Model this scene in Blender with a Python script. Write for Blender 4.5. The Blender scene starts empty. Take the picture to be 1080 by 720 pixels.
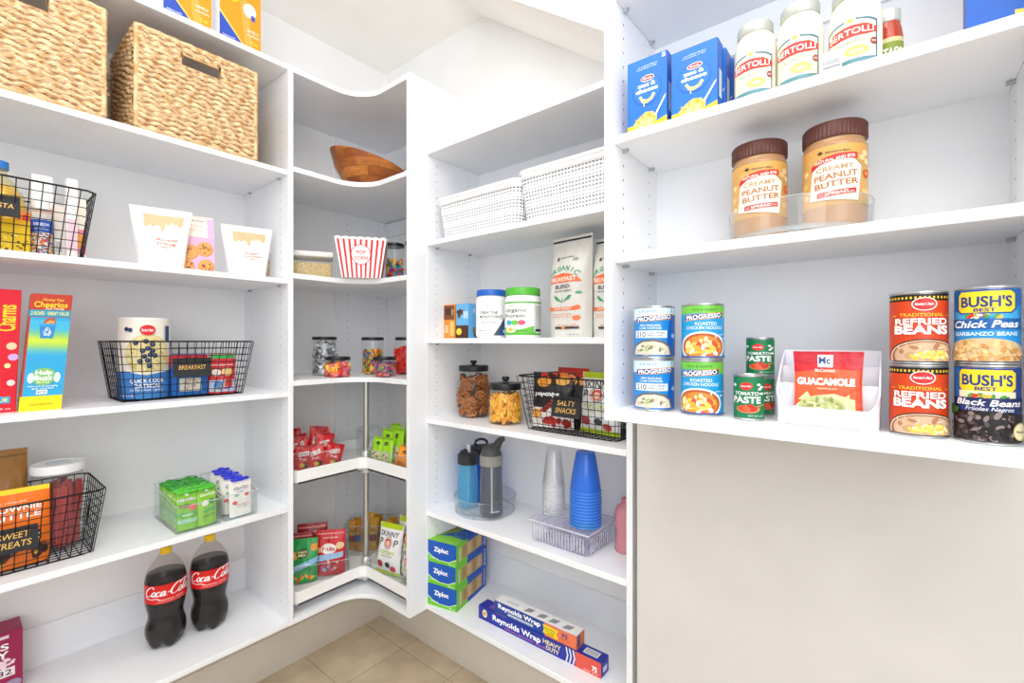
import bpy, bmesh, math, random
from mathutils import Vector, Matrix, noise
scene = bpy.context.scene
C = scene.collection
PI = math.pi
rnd = random.Random(7)

# ------------------------------------------------------------------ camera frame
CAM = Vector((2.11, -1.51, 1.375)); YAW = math.radians(39.2); FPX = 490.0
FX, FY = -math.sin(YAW), math.cos(YAW)
RX, RY = math.cos(YAW), math.sin(YAW)
def on_x(u, x):                      # where the sight line of column u meets the upright plane x = const
    v = (u-540)/FPX; dx, dy = FX+v*RX, FY+v*RY
    return Vector((x, CAM.y+dy*(x-CAM.x)/dx))
def on_y(u, y):
    v = (u-540)/FPX; dx, dy = FX+v*RX, FY+v*RY
    return Vector((CAM.x+dx*(y-CAM.y)/dy, y))
def on_z(u, py, z):                  # point of the horizontal plane z
    d = FPX*(CAM.z-z)/(py-360); v = (u-540)/FPX
    return Vector((CAM.x+d*(FX+v*RX), CAM.y+d*(FY+v*RY)))
def depth(p): return (p[0]-CAM.x)*FX+(p[1]-CAM.y)*FY
def zat(p, py): return CAM.z+(360-py)/FPX*depth(p)
XL, YM, YR = 0.393, -0.31, -0.575     # front edges of the left, middle and right shelves
ZL = dict(A=2.393, B=2.005, C=1.605, D=1.19, E=0.767, F=0.346)
ZM = dict(M1=2.126, M2=1.768, M3=1.387, M4=1.074, M5=0.713, M6=0.346)
ZR = dict(R1=2.144, R2=1.827, R3=1.566, R4=1.227)
ZC = dict(C1=2.393, C2=2.025, C3=1.629, C4=1.229, T1=0.846, T2=0.391, C5=0.346)
def bank(b, u, d):
    return on_x(u, XL-d) if b == 'L' else on_y(u, (YM if b == 'M' else YR)+d)
def face(b, d, u0, u1):              # flat front parallel to the wall: centre and width
    p, q = bank(b, u0, d), bank(b, u1, d)
    return (p+q)/2, (q-p).length
def round_at(b, d, u0, u1):          # upright cylinder: centre and radius, its axis d behind the shelf edge
    a0, a1 = math.atan((u0-540)/FPX), math.atan((u1-540)/FPX)
    p = bank(b, 540+FPX*math.tan((a0+a1)/2), d)
    return p, (p-CAM.xy).length*math.sin((a1-a0)/2)
def to_cam(p, off=0): return math.atan2(CAM.y-p[1], CAM.x-p[0])+PI/2+math.radians(off)

# ------------------------------------------------------------------ materials
def lin(h):
    h = h.lstrip('#'); c = [int(h[i:i+2], 16)/255 for i in (0, 2, 4)]
    return tuple(x/12.92 if x <= .04045 else ((x+.055)/1.055)**2.4 for x in c)+(1,)
MATS = {}
def nodes(name):
    m = bpy.data.materials.new(name); m.use_nodes = True
    return m, m.node_tree, m.node_tree.nodes['Principled BSDF']
def paint(h, rough=.45, metal=0, spec=.4, bump=0, scale=30):
    k = (h, rough, metal, spec, bump, scale)
    if k in MATS: return MATS[k]
    m, t, b = nodes('paint_'+h.strip('#'))
    b.inputs['Base Color'].default_value = lin(h); b.inputs['Roughness'].default_value = rough
    b.inputs['Metallic'].default_value = metal; b.inputs['Specular IOR Level'].default_value = spec
    if bump:
        n = t.nodes.new('ShaderNodeTexNoise'); n.inputs['Scale'].default_value = scale; n.inputs['Detail'].default_value = 2
        tc = t.nodes.new('ShaderNodeTexCoord'); t.links.new(tc.outputs['Object'], n.inputs['Vector'])
        bp = t.nodes.new('ShaderNodeBump'); bp.inputs['Strength'].default_value = bump; bp.inputs['Distance'].default_value = .01
        t.links.new(n.outputs['Fac'], bp.inputs['Height']); t.links.new(bp.outputs['Normal'], b.inputs['Normal'])
    MATS[k] = m; return m
def foil(h, rough=.3): return paint(h, rough, 0, .5, .35, 38)
def clear(h='#fafcfc', haze=.04, gloss=.9, rough=.06):
    k = ('clear', h, haze, gloss, rough)
    if k in MATS: return MATS[k]
    m = bpy.data.materials.new('clear_plastic'); m.use_nodes = True; t = m.node_tree; t.nodes.clear()
    N = t.nodes.new
    o = N('ShaderNodeOutputMaterial'); tr = N('ShaderNodeBsdfTransparent'); df = N('ShaderNodeBsdfPrincipled'); gl = N('ShaderNodeBsdfGlossy')
    tr.inputs[0].default_value = lin(h); df.inputs['Base Color'].default_value = lin(h); df.inputs['Roughness'].default_value = .3
    gl.inputs['Roughness'].default_value = rough
    m1 = N('ShaderNodeMixShader'); m1.inputs[0].default_value = haze
    t.links.new(tr.outputs[0], m1.inputs[1]); t.links.new(df.outputs[0], m1.inputs[2])
    fr = N('ShaderNodeFresnel'); ge = N('ShaderNodeNewGeometry'); io = N('ShaderNodeMapRange')   # same facing or backfacing: a thin sheet
    io.inputs['To Min'].default_value = 1.4; io.inputs['To Max'].default_value = 1/1.4
    t.links.new(ge.outputs['Backfacing'], io.inputs['Value']); t.links.new(io.outputs[0], fr.inputs[0])
    mu = N('ShaderNodeMath'); mu.operation = 'MULTIPLY'; mu.inputs[1].default_value = gloss
    t.links.new(fr.outputs[0], mu.inputs[0])
    m2 = N('ShaderNodeMixShader'); t.links.new(mu.outputs[0], m2.inputs[0])
    t.links.new(m1.outputs[0], m2.inputs[1]); t.links.new(gl.outputs[0], m2.inputs[2]); t.links.new(m2.outputs[0], o.inputs[0])
    MATS[k] = m; return m
def noisy(name, c1, c2, scale, rough=.5, stretch=(1,1,1), detail=4, bump=.0, lo=.35, hi=.65):
    if name in MATS: return MATS[name]
    m, t, b = nodes(name); N = t.nodes.new
    tc = N('ShaderNodeTexCoord'); mp = N('ShaderNodeMapping'); mp.inputs['Scale'].default_value = stretch
    n = N('ShaderNodeTexNoise'); n.inputs['Scale'].default_value = scale; n.inputs['Detail'].default_value = detail
    r = N('ShaderNodeValToRGB'); r.color_ramp.elements[0].position = lo; r.color_ramp.elements[1].position = hi
    r.color_ramp.elements[0].color = lin(c1); r.color_ramp.elements[1].color = lin(c2)
    L = t.links.new
    L(tc.outputs['Object'], mp.inputs[0]); L(mp.outputs[0], n.inputs['Vector']); L(n.outputs['Fac'], r.inputs[0]); L(r.outputs[0], b.inputs['Base Color'])
    b.inputs['Roughness'].default_value = rough
    if bump:
        bp = N('ShaderNodeBump'); bp.inputs['Strength'].default_value = bump; bp.inputs['Distance'].default_value = .005
        L(n.outputs['Fac'], bp.inputs['Height']); L(bp.outputs['Normal'], b.inputs['Normal'])
    MATS[name] = m; return m

# ------------------------------------------------------------------ lettering (built-in font turned into flat triangles)
TXT = {}
def text_tris(s, bold=0., shear=0.):
    k = (s, bold, shear)
    if k in TXT: return TXT[k]
    cu = bpy.data.curves.new('t', 'FONT'); cu.body = s; cu.size = 1; cu.shear = shear; cu.offset = bold; cu.resolution_u = 3
    ob = bpy.data.objects.new('t', cu); C.objects.link(ob)
    me = ob.evaluated_get(bpy.context.evaluated_depsgraph_get()).to_mesh()
    me.calc_loop_triangles()
    v = [(p.co.x, p.co.y) for p in me.vertices]
    tr = [[v[i] for i in t.vertices] for t in me.loop_triangles]
    bpy.data.objects.remove(ob); bpy.data.curves.remove(cu)
    if not v: v = [(0, 0), (1, 1)]
    TXT[k] = (tr, min(a for a, _ in v), max(a for a, _ in v), min(b for _, b in v), max(b for _, b in v))
    return TXT[k]
def spline(pts, n=8):
    out = []
    P = [pts[0]]+list(pts)+[pts[-1]]
    for i in range(1, len(P)-2):
        p0, p1, p2, p3 = P[i-1:i+3]
        for k in range(n):
            t = k/n
            out.append(tuple(.5*((2*p1[j])+(-p0[j]+p2[j])*t+(2*p0[j]-5*p1[j]+4*p2[j]-p3[j])*t*t+(-p0[j]+3*p1[j]-3*p2[j]+p3[j])*t**3) for j in range(len(p1))))
    out.append(tuple(pts[-1])); return out
def tess(poly):
    from mathutils.geometry import tessellate_polygon
    vs = [Vector((a, b, 0)) for a, b in poly]
    return [[poly[i] for i in t] for t in tessellate_polygon([vs])]
def clip(poly, ax, val, keep_less):
    out = []
    for i in range(len(poly)):
        a, b = poly[i], poly[(i+1) % len(poly)]
        ia, ib = ((a[ax] <= val) == keep_less) or a[ax] == val, ((b[ax] <= val) == keep_less) or b[ax] == val
        if ia: out.append(a)
        if ia != ib:
            t = (val-a[ax])/(b[ax]-a[ax]); out.append((a[0]+(b[0]-a[0])*t, a[1]+(b[1]-a[1])*t))
    return out
def dice(polys, ax, step):
    if not step: return polys
    out = []
    for p in polys:
        lo, hi = min(q[ax] for q in p), max(q[ax] for q in p)
        k = math.floor(lo/step)+1; rest = p
        while k*step < hi-1e-9 and len(rest) > 2:
            a = clip(rest, ax, k*step, True); rest = clip(rest, ax, k*step, False); k += 1
            if len(a) > 2: out.append(a)
        if len(rest) > 2: out.append(rest)
    return out

# Art items, on a label w wide and h high, in fractions of it (v upwards):
# ('r',u0,v0,u1,v1,col) ('e',cu,cv,ru,rv,col) ('p',pts,col) ('t',text,cu,cv,height,col[,width,bold,shear,rot])
# ('b',cu,cv,ru,rv,n,cols,size,seed) scattered flecks   ('s',strokes,u0,v0,scale,col,width,shear) drawn strokes   ('a',text,cu,cv,radius_u,height,col,deg) text on an arc
def art_polys(it, w, h):
    k = it[0]
    if k == 'r':
        _, a, b, c, d, col = it; yield [[(a*w, b*h), (c*w, b*h), (c*w, d*h), (a*w, d*h)]], col
    elif k == 'e':
        _, cu, cv, ru, rv, col = it; n = 24
        yield [[(cu*w+ru*w*math.cos(2*PI*i/n), cv*h+rv*h*math.sin(2*PI*i/n)) for i in range(n)]], col
    elif k == 'p':
        yield tess([(a*w, b*h) for a, b in it[1]]), it[2]
    elif k == 't':
        _, s, cu, cv, hh, col = it[:6]; ww, bold, shear, rot = (tuple(it[6:])+(None, .012, 0, 0)[len(it)-6:])
        tr, x0, x1, y0, y1 = text_tris(s, bold, shear)
        _, _, _, Y0, Y1 = text_tris('H', bold, shear)
        sy = hh*h/(Y1-Y0); sx = ww*w/(x1-x0) if ww else sy
        ca, sa = math.cos(math.radians(rot)), math.sin(math.radians(rot)); out = []
        for t in tr:
            q = []
            for a, b in t:
                x, y = (a-(x0+x1)/2)*sx, (b-(Y0+Y1)/2)*sy
                q.append((cu*w+x*ca-y*sa, cv*h+x*sa+y*ca))
            out.append(q)
        yield out, col
    elif k == 'a':
        _, s, cu, cv, R, hh, col, deg = it; R *= w; n = len(s)
        for i, ch in enumerate(s):
            if ch == ' ': continue
            th = math.radians(deg*(.5-(i+.5)/n)); tr, x0, x1, y0, y1 = text_tris(ch, .015, 0); _, _, _, Y0, Y1 = text_tris('H', .015, 0)
            sc = hh*h/(Y1-Y0); wid = abs(R)*math.radians(deg)/n*.92; sx = min(sc*1.25, wid/(x1-x0)) if ch not in 'I1' else sc
            out = []
            for t in tr:
                q = []
                for a, b in t:
                    x, y = (a-(x0+x1)/2)*sx, (b-Y0)*sc
                    c_, s_ = math.cos(th), math.sin(th)
                    q.append((cu*w-(R+y)*s_*1+x*c_, cv*h+(R+y)*c_-R+x*s_))
                out.append(q)
            yield out, col
    elif k == 'b':
        _, cu, cv, ru, rv, n, cols, size, seed = it; r = random.Random(seed)
        for i in range(n):
            a, d = r.uniform(0, 2*PI), math.sqrt(r.random()); x, y = cu*w+ru*w*d*math.cos(a), cv*h+rv*h*d*math.sin(a)
            e, f, g = size*w*r.uniform(.6, 1.2), size*w*r.uniform(.35, .7), r.uniform(0, PI)
            yield [[(x+e*math.cos(2*PI*j/9)*math.cos(g)-f*math.sin(2*PI*j/9)*math.sin(g), y+e*math.cos(2*PI*j/9)*math.sin(g)+f*math.sin(2*PI*j/9)*math.cos(g)) for j in range(9)]], cols[i % len(cols)]
    elif k == 's':
        _, strokes, u0, v0, sc, col, wd, shear = it; sc *= w
        for st in strokes:
            p = spline([(u0*w+(a+shear*b)*sc, v0*h+b*sc) for a, b in st], 5); out = []; n = len(p)
            for i in range(n-1):
                def side(j):
                    a, b = p[max(j-1, 0)], p[min(j+1, n-1)]; dx, dy = b[0]-a[0], b[1]-a[1]; l = math.hypot(dx, dy) or 1
                    ww = wd*sc*(.35+.65*abs(dy/l))*(.55+.45*math.sin(PI*min(max(j/(n-1), .12), .88)))
                    return (p[j][0]-dy/l*ww, p[j][1]+dx/l*ww), (p[j][0]+dy/l*ww, p[j][1]-dx/l*ww)
                (a, b), (c, d) = side(i), side(i+1)
                out.append([b, d, c, a])
            yield out, col

# ------------------------------------------------------------------ mesh collector
class MB:
    def __init__(s): s.v = []; s.f = []; s.m = []; s.sm = []; s.mats = []
    def mi(s, m):
        if m not in s.mats: s.mats.append(m)
        return s.mats.index(m)
    def add(s, vs, fs, m, smooth=False):
        o = len(s.v); s.v += [tuple(x) for x in vs]; i = s.mi(m)
        for f in fs: s.f.append([o+k for k in f]); s.m.append(i); s.sm.append(smooth)
        return s
    def box(s, x0, y0, z0, x1, y1, z1, m, bev=0, seg=2):
        if not bev:
            vs = [(x, y, z) for z in (z0, z1) for y in (y0, y1) for x in (x0, x1)]
            return s.add(vs, [(0, 2, 3, 1), (4, 5, 7, 6), (0, 1, 5, 4), (2, 6, 7, 3), (0, 4, 6, 2), (1, 3, 7, 5)], m)
        b = bmesh.new(); bmesh.ops.create_cube(b, size=1)
        for v in b.verts: v.co = Vector((x0+(v.co.x+.5)*(x1-x0), y0+(v.co.y+.5)*(y1-y0), z0+(v.co.z+.5)*(z1-z0)))
        bmesh.ops.bevel(b, geom=b.edges[:], offset=bev, segments=seg, profile=.5, affect='EDGES')
        return s.bm(b, m, True)
    def bm(s, b, m, smooth=False):
        b.verts.index_update()
        s.add([v.co for v in b.verts], [[v.index for v in f.verts] for f in b.faces], m, smooth); b.free(); return s
    def grid(s, fn, nu, nv, m, wrap=False, smooth=True, skip=None):
        o = [fn(i/nu, j/nv) for j in range(nv+1) for i in range(nu if wrap else nu+1)]; W = nu if wrap else nu+1
        fs = []
        for j in range(nv):
            for i in range(nu):
                if skip and skip((i+.5)/nu, (j+.5)/nv): continue
                fs.append((j*W+i, j*W+(i+1) % W, (j+1)*W+(i+1) % W, (j+1)*W+i))
        return s.add(o, fs, m, smooth)
    def lathe(s, prof, m, n=32, c=(0, 0, 0), mod=None):
        pr = list(prof)
        def fn(u, v):
            k = round(v*(len(pr)-1)); r, z = pr[k]; a = 2*PI*u
            if mod: r, z = mod(r, z, a)
            return (c[0]+r*math.cos(a), c[1]+r*math.sin(a), c[2]+z)
        return s.grid(fn, n, len(pr)-1, m, wrap=True)
    def disc(s, r, z, m, n=32, c=(0, 0), up=True):
        vs = [(c[0]+r*math.cos(2*PI*i/n), c[1]+r*math.sin(2*PI*i/n), z) for i in range(n)]
        return s.add(vs, [list(range(n)) if up else list(range(n))[::-1]], m)
    def tube(s, pts, r, m, n=5, closed=False):
        P = [Vector(p) for p in pts]; N = len(P); rings = []
        for i, p in enumerate(P):
            a = P[(i-1) % N] if (closed or i) else p; b = P[(i+1) % N] if (closed or i < N-1) else p
            t = (b-a).normalized(); up = Vector((0, 0, 1)) if abs(t.z) < .9 else Vector((1, 0, 0))
            x = t.cross(up).normalized(); y = x.cross(t)
            rr = r[i] if isinstance(r, (list, tuple)) else r
            rings += [p+x*rr*math.cos(2*PI*k/n)+y*rr*math.sin(2*PI*k/n) for k in range(n)]
        fs = [(i*n+k, i*n+(k+1) % n, ((i+1) % N)*n+(k+1) % n, ((i+1) % N)*n+k) for i in range(N if closed else N-1) for k in range(n)]
        if not closed: fs += [list(range(n))[::-1], list(range((N-1)*n, N*n))]
        return s.add(rings, fs, m, True)
    def ball(s, c, r, m, sub=1, sq=(1, 1, 1), rot=None):
        if sub not in BALLS:
            b = bmesh.new(); bmesh.ops.create_icosphere(b, subdivisions=sub, radius=1); b.verts.index_update()
            BALLS[sub] = ([v.co.copy() for v in b.verts], [[v.index for v in f.verts] for f in b.faces]); b.free()
        V, F = BALLS[sub]; c = Vector(c)
        out = []
        for v in V:
            w = Vector((v.x*sq[0]*r, v.y*sq[1]*r, v.z*sq[2]*r))
            if rot: w.rotate(rot)
            out.append(c+w)
        return s.add(out, F, m, True)
    def prism(s, poly, z0, z1, m):
        n = len(poly); vs = [(a, b, z0) for a, b in poly]+[(a, b, z1) for a, b in poly]
        return s.add(vs, [list(range(n))[::-1], list(range(n, 2*n))]+[(i, (i+1) % n, n+(i+1) % n, n+i) for i in range(n)], m)
    def art(s, items, w, h, mapper, du=0, dv=0, rough=.42, base=.0003, mk=paint):
        lay = 0.
        for i, it in enumerate(items):
            for polys, col in art_polys(it, w, h):
                lay += .000055 if it[0] != 'b' else .00002
                cl = []
                for p in polys:
                    if min(q[0] for q in p) < 0: p = clip(p, 0, 0, False)
                    if p and max(q[0] for q in p) > w: p = clip(p, 0, w, True)
                    if p and min(q[1] for q in p) < 0: p = clip(p, 1, 0, False)
                    if p and max(q[1] for q in p) > h: p = clip(p, 1, h, True)
                    if len(p) > 2: cl.append(p)
                polys = dice(dice(cl, 0, du), 1, dv); vs = []; fs = []
                for p in polys:
                    fs.append(list(range(len(vs), len(vs)+len(p)))); vs += [mapper(a, b, base+lay) for a, b in p]
                s.add(vs, fs, mk(col, rough), bool(du))
        return s
    def build(s, name, parent=None, sharp=40, loc=None, rot=None):
        me = bpy.data.meshes.new(name); me.from_pydata(s.v, [], s.f)
        for m in s.mats: me.materials.append(m)
        me.polygons.foreach_set('material_index', s.m); me.polygons.foreach_set('use_smooth', s.sm)
        me.update()
        if any(s.sm) and sharp: me.set_sharp_from_angle(angle=math.radians(sharp))
        o = bpy.data.objects.new(name, me); C.objects.link(o)
        if parent: o.parent = parent
        if loc is not None: o.location = loc
        if rot is not None: o.rotation_euler = rot
        return o
BALLS = {}
def tag(o, label, cat, group=None):
    o['label'] = label; o['category'] = cat
    if group: o['group'] = group
    return o
def thing(name, label, cat, p, z, rot=0, group=None, tilt=0, roll=0):
    o = bpy.data.objects.new(name, None); C.objects.link(o); o.empty_display_size = .02
    o.location = (p[0], p[1], z); o.rotation_euler = (tilt, roll, rot)
    return tag(o, label, cat, group)
def dup(root, p=None, z=None, rot=None, label=None):
    r = root.copy(); C.objects.link(r)
    if p is not None: r.location = (p[0], p[1], r.location.z if z is None else z)
    if rot is not None: r.rotation_euler = rot
    if label: r['label'] = label
    for ch in root.children:
        c = ch.copy(); C.objects.link(c); c.parent = r
        for g in ch.children:
            d = g.copy(); C.objects.link(d); d.parent = c
    return r
def struct(mb, name):
    o = mb.build(name); o['kind'] = 'structure'; return o
def lab(o, label): o['label'] = label; return o

# ------------------------------------------------------------------ common kinds
def fmap(w, d): return lambda u, v, o: (u-w/2, -d/2-o, v)
def rmap(w, d): return lambda u, v, o: (w/2+o, -d/2+u, v)
def lmap(w, d): return lambda u, v, o: (-w/2-o, d/2-u, v)
def tmap(w, d, h): return lambda u, v, o: (u-w/2, v-d/2, h+o)
def carton(name, label, cat, p, z, rot, w, d, h, col, front=(), left=(), right=(), top=(), group=None, tilt=0, roll=0, rough=.4, flap=True):
    """printed cardboard box; p is the middle of its foot"""
    t = thing(name, label, cat, p, z, rot, group, tilt, roll)
    mb = MB(); mb.box(-w/2, -d/2, 0, w/2, d/2, h, paint(col, rough), bev=.0012, seg=1)
    mb.art(front, w, h, fmap(w, d), rough=rough); mb.art(left, d, h, lmap(w, d), rough=rough); mb.art(right, d, h, rmap(w, d), rough=rough)
    mb.art(top, w, d, tmap(w, d, h), rough=rough)
    mb.build('carton', t)
    if flap:
        f = MB(); f.box(-w/2+.002, -d/2+.001, h, w/2-.002, 0, h+.0012, paint(col, rough)); 
        if not top: f.build('top_flap', t)
    return t
def cmap(r, arc, z0=0): return lambda u, v, o: ((r+o)*math.sin((u-arc/2)/r), -(r+o)*math.cos((u-arc/2)/r), z0+v)
STEEL = None
def can(name, label, p, z, rot, r, h, bands, art, group=None):
    """steel food can with rims; bands: (v0,v1,colour) round the whole label, art on the front arc (width pi*r*0.9)"""
    st = paint('#c9cbcc', .28, .9); t = thing(name, label, 'can', p, z, rot, group)
    b = MB(); ri = r-.0012
    b.lathe([(0, .004), (r-.004, .004), (r-.003, 0), (r, .0008), (r, .003), (ri, .0045), (ri, h-.0045), (r, h-.003), (r, h-.0008), (r-.002, h), (r-.004, h-.001), (r-.006, h-.005), (r*.7, h-.005), (r*.68, h-.004), (0, h-.004)], st, 40)
    b.build('can_body', t, 30)
    l = MB(); z0, z1 = .005, h-.005; H = z1-z0
    for a, c, col in bands: l.lathe([(r-.0006, z0+a*H), (r-.0006, z0+c*H)], paint(col, .35), 40)
    arc = PI*r*.95; l.art(art, arc, H, cmap(r-.0006, arc, z0), du=r*.13, rough=.35)
    l.build('paper_label', t)
    return t
def pouch_geo(w, h, d, kind, seed, taper=0., amp=1.):
    def fr(u, v):      # u -1..1, v 0..1 : half thickness
        a = max(0, 1-abs(u)**3.2)**.6
        v = min(max(v, 0), 1)
        if kind == 'stand': g = max(.0, 1-v**1.7)*.96+.02
        elif kind == 'block': g = 1.0 if v < .62 else max(.03, 1-((v-.62)/.36)**1.3)
        else: g = math.sin(PI*min(max((v-.05)/.9, 0), 1))**.7+.015
        return d/2*a*g
    def pos(u, v, side, off=0):
        t = fr(u, v); n = noise.noise(Vector((u*1.7+seed*3.1, v*2.6, seed*1.3+side)))*.005*amp*min(1, t/.008)
        n += noise.noise(Vector((u*5+seed, v*6, side+seed)))*.0016*amp*min(1, t/.006)
        ww = w/2*(1+taper*(v-.5)); 
        if kind == 'pillow': ww *= 1-.06*math.sin(PI*v)
        return (u*ww, side*(t+n+off), v*h)
    return pos
def pouch(name, label, cat, p, z, rot, w, h, d, col, art=(), kind='stand', seed=0, tilt=0, roll=0, group=None, taper=0., seal=None, amp=1., rough=.3, back=None, mk=None):
    t = thing(name, label, cat, p, z, rot, group, tilt, roll)
    pos = pouch_geo(w, h, d, kind, seed, taper, amp); m = foil(col, rough); mb = MB()
    mb.grid(lambda u, v: pos(2*u-1, v, -1), 26, 30, m); mb.grid(lambda u, v: pos(1-2*u, v, 1), 18, 20, m)
    if kind != 'pillow': mb.add([pos(-1+i/5, 0, -1) for i in range(11)]+[pos(1-i/5, 0, 1) for i in range(11)], [list(range(22))[::-1]], m)
    mk = mk or (lambda c, r: foil(c, rough))
    mb.art(art, w, h, lambda a, b, o: pos(2*a/w-1, b/h, -1, o+.0006), du=w/26.0001, dv=h/30.0001, mk=mk)
    mb.build('bag', t, 60)
    if seal:
        s = MB(); s.grid(lambda u, v: pos(2*u-1, .945+.055*v, -1, .0012), 14, 2, foil(seal, rough)); s.grid(lambda u, v: pos(1-2*u, .945+.055*v, 1, .0012), 14, 2, foil(seal, rough))
        lab(s.build('seal_strip', t), 'crimped top seal')
    return t
def wire_basket(label, p, z, rot, words, tag_c, tag_w=.085, tag_h=.05, bw=.336, bd=.19, tw=.38, td=.27, h=.185, group='black wire baskets with chalk tags'):
    """tapered black wire basket, its name tag wired to the front at tag_c (fraction of the width, height)"""
    t = thing('wire_basket', label, 'basket', p, z, rot, group)
    m = paint('#17171a', .45, .3); mb = MB(); R = .0012
    def pt(sx, sy, v): # sx,sy -1..1
        return (sx*(bw+(tw-bw)*v)/2, sy*(bd+(td-bd)*v)/2, .002+v*(h-.002))
    def ring(v, r):
        q = [pt(-1, -1, v), pt(1, -1, v), pt(1, 1, v), pt(-1, 1, v)]; out = []
        for i in range(4):
            a, b = Vector(q[i]), Vector(q[(i+1) % 4]); e = .02/(b-a).length
            out += [a.lerp(b, e), a.lerp(b, 1-e)]
        mb.tube(out, r, m, 5, True)
    ring(1, .0027)
    for k in range(8): ring(k/8, R)
    nx, ny = 15, 9
    for i in range(nx+1):
        s = -.96+1.92*i/nx
        for sy in (-1, 1): mb.tube([pt(s, sy, 1), pt(s, sy, 0)], R, m, 4)
        mb.tube([pt(s, -1, 0), pt(s, 1, 0)], R, m, 4)
    for i in range(ny+1):
        s = -.94+1.88*i/ny
        for sx in (-1, 1): mb.tube([pt(sx, s, 1), pt(sx, s, 0)], R, m, 4)
        mb.tube([pt(-1, s, 0), pt(1, s, 0)], R, m, 4)
    mb.build('wire_frame', t, 60)
    v = tag_c[1]; c = pt(tag_c[0], -1, v); g = MB(); g.box(-tag_w/2, -.0015, -tag_h/2, tag_w/2, .0015, tag_h/2, paint('#26272a', .7))
    n = len(words)
    its = [('t', wd, .5, (.5 if n == 1 else .68-.36*i), .24 if n > 1 else .22, '#e0b25a', min(.72, .13*len(wd)), 0.004, .15) for i, wd in enumerate(words)]
    g.art(its, tag_w, tag_h, lambda a, b, o: (a-tag_w/2, -.0015-o, b-tag_h/2))
    o = g.build('name_tag', t, loc=(c[0], c[1]-.004, c[2]), rot=(-math.atan2((td-bd)/2, h), 0, 0)); lab(o, 'black chalkboard tag lettered in gold chalk')
    return t
def jar(name, label, cat, p, z, r, h, fillfn, lid_h=.014, lid_col='#1d1d20', group=None, rot=0):
    """clear straight jar with a flat black lid"""
    t = thing(name, label, cat, p, z, rot, group); g = MB(); hb = h-lid_h
    g.lathe([(0, .002), (r*.93, .002), (r*.98, .006), (r, .015), (r, hb), (r-.002, hb), (r-.002, .015), (r*.95, .008), (0, .006)], clear('#fdfefe', .012, .6), 32)
    g.build('jar_body', t)
    l = MB(); l.lathe([(0, hb), (r*1.03, hb), (r*1.05, hb+.002), (r*1.05, h-.003), (r*1.02, h), (r*.9, h), (r*.88, h-.002), (0, h-.002)], paint(lid_col, .3), 32); l.build('lid', t)
    return t
def heap(label, cat, name, p, z, r, h, n, mk, seed, rot=0):
    """loose sweets filling a round jar: one uncountable lot"""
    q = random.Random(seed); mb = MB()
    for i in range(n):
        zz = h*(i+.5)/n; a = q.uniform(0, 2*PI); d = r*(1-.0*q.random()) if q.random() < .75 else r*math.sqrt(q.random())
        mk(mb, (d*math.cos(a), d*math.sin(a), zz), q)
    mb.lathe([(0, 0), (r*.8, .0), (r*.8, h*.97), (0, h)], mb.mats[0], 14)
    o = mb.build(name, loc=(p[0], p[1], z), rot=(0, 0, rot)); tag(o, label, cat); o['kind'] = 'stuff'
    return o
# ================================================================== the room
WALL = noisy('wall_paint', '#f0f0f0', '#f3f3f3', 6, .7); WALL2 = noisy('wall_paint_shaded_side', '#cfccc9', '#d3d0cd', 6, .7)  # second one: same wall, its shade put into a darker colour
CEIL = noisy('ceiling_paint', '#f7f4ee', '#faf7f2', 5, .8)
MEL = noisy('white_melamine', '#eef0f4', '#f1f3f6', 9, .38)
MEL2 = MEL
HOLE = paint('#8d9298', .8)
def tile_floor():
    m, t, b = nodes('beige_floor_tile'); N = t.nodes.new; L = t.links.new
    tc = N('ShaderNodeTexCoord'); mp = N('ShaderNodeMapping'); mp.inputs['Location'].default_value = (-.412+.9, .21+3.9, 0)
    br = N('ShaderNodeTexBrick'); br.offset = 0; br.inputs['Scale'].default_value = 1; br.inputs['Brick Width'].default_value = .3; br.inputs['Row Height'].default_value = .3
    br.inputs['Mortar Size'].default_value = .0022; br.inputs['Mortar Smooth'].default_value = .3
    br.inputs['Color1'].default_value = lin('#d2c2aa'); br.inputs['Color2'].default_value = lin('#ccbba2'); br.inputs['Mortar'].default_value = lin('#a5957e')
    n = N('ShaderNodeTexNoise'); n.inputs['Scale'].default_value = 9; n.inputs['Detail'].default_value = 6
    r = N('ShaderNodeValToRGB'); r.color_ramp.elements[0].color = (.82, .8, .77, 1); r.color_ramp.elements[1].color = (1.0, 1.0, 1.0, 1); r.color_ramp.elements[0].position = .35; r.color_ramp.elements[1].position = .65
    mx = N('ShaderNodeMixRGB'); mx.blend_type = 'MULTIPLY'; mx.inputs[0].default_value = 1
    L(tc.outputs['Object'], mp.inputs[0]); L(mp.outputs[0], br.inputs['Vector']); L(tc.outputs['Object'], n.inputs['Vector']); L(n.outputs['Fac'], r.inputs[0])
    L(br.outputs['Color'], mx.inputs[1]); L(r.outputs[0], mx.inputs[2]); L(mx.outputs[0], b.inputs['Base Color'])
    bp = N('ShaderNodeBump'); bp.inputs['Strength'].default_value = .3; bp.inputs['Distance'].default_value = .003; bp.invert = True
    L(br.outputs['Fac'], bp.inputs['Height']); L(bp.outputs['Normal'], b.inputs['Normal']); b.inputs['Roughness'].default_value = .45
    return m
ZCEIL = 2.81
struct(MB().box(-.1, -3.6, -.1, 4.4, .1, 0, tile_floor()), 'floor')
struct(MB().box(-.1, -3.6, ZCEIL, 4.4, .1, ZCEIL+.1, CEIL), 'ceiling')
struct(MB().box(-.1, -3.6, 0, 0, .1, ZCEIL, WALL), 'wall_left')
struct(MB().box(0, 0, 0, 1.585, .1, ZCEIL, WALL), 'wall_back')
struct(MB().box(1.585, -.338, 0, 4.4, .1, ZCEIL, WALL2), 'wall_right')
b = MB()   # sloped bulkhead over the alcove
x0, x1 = .712, 1.585; zb = 2.173
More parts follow.
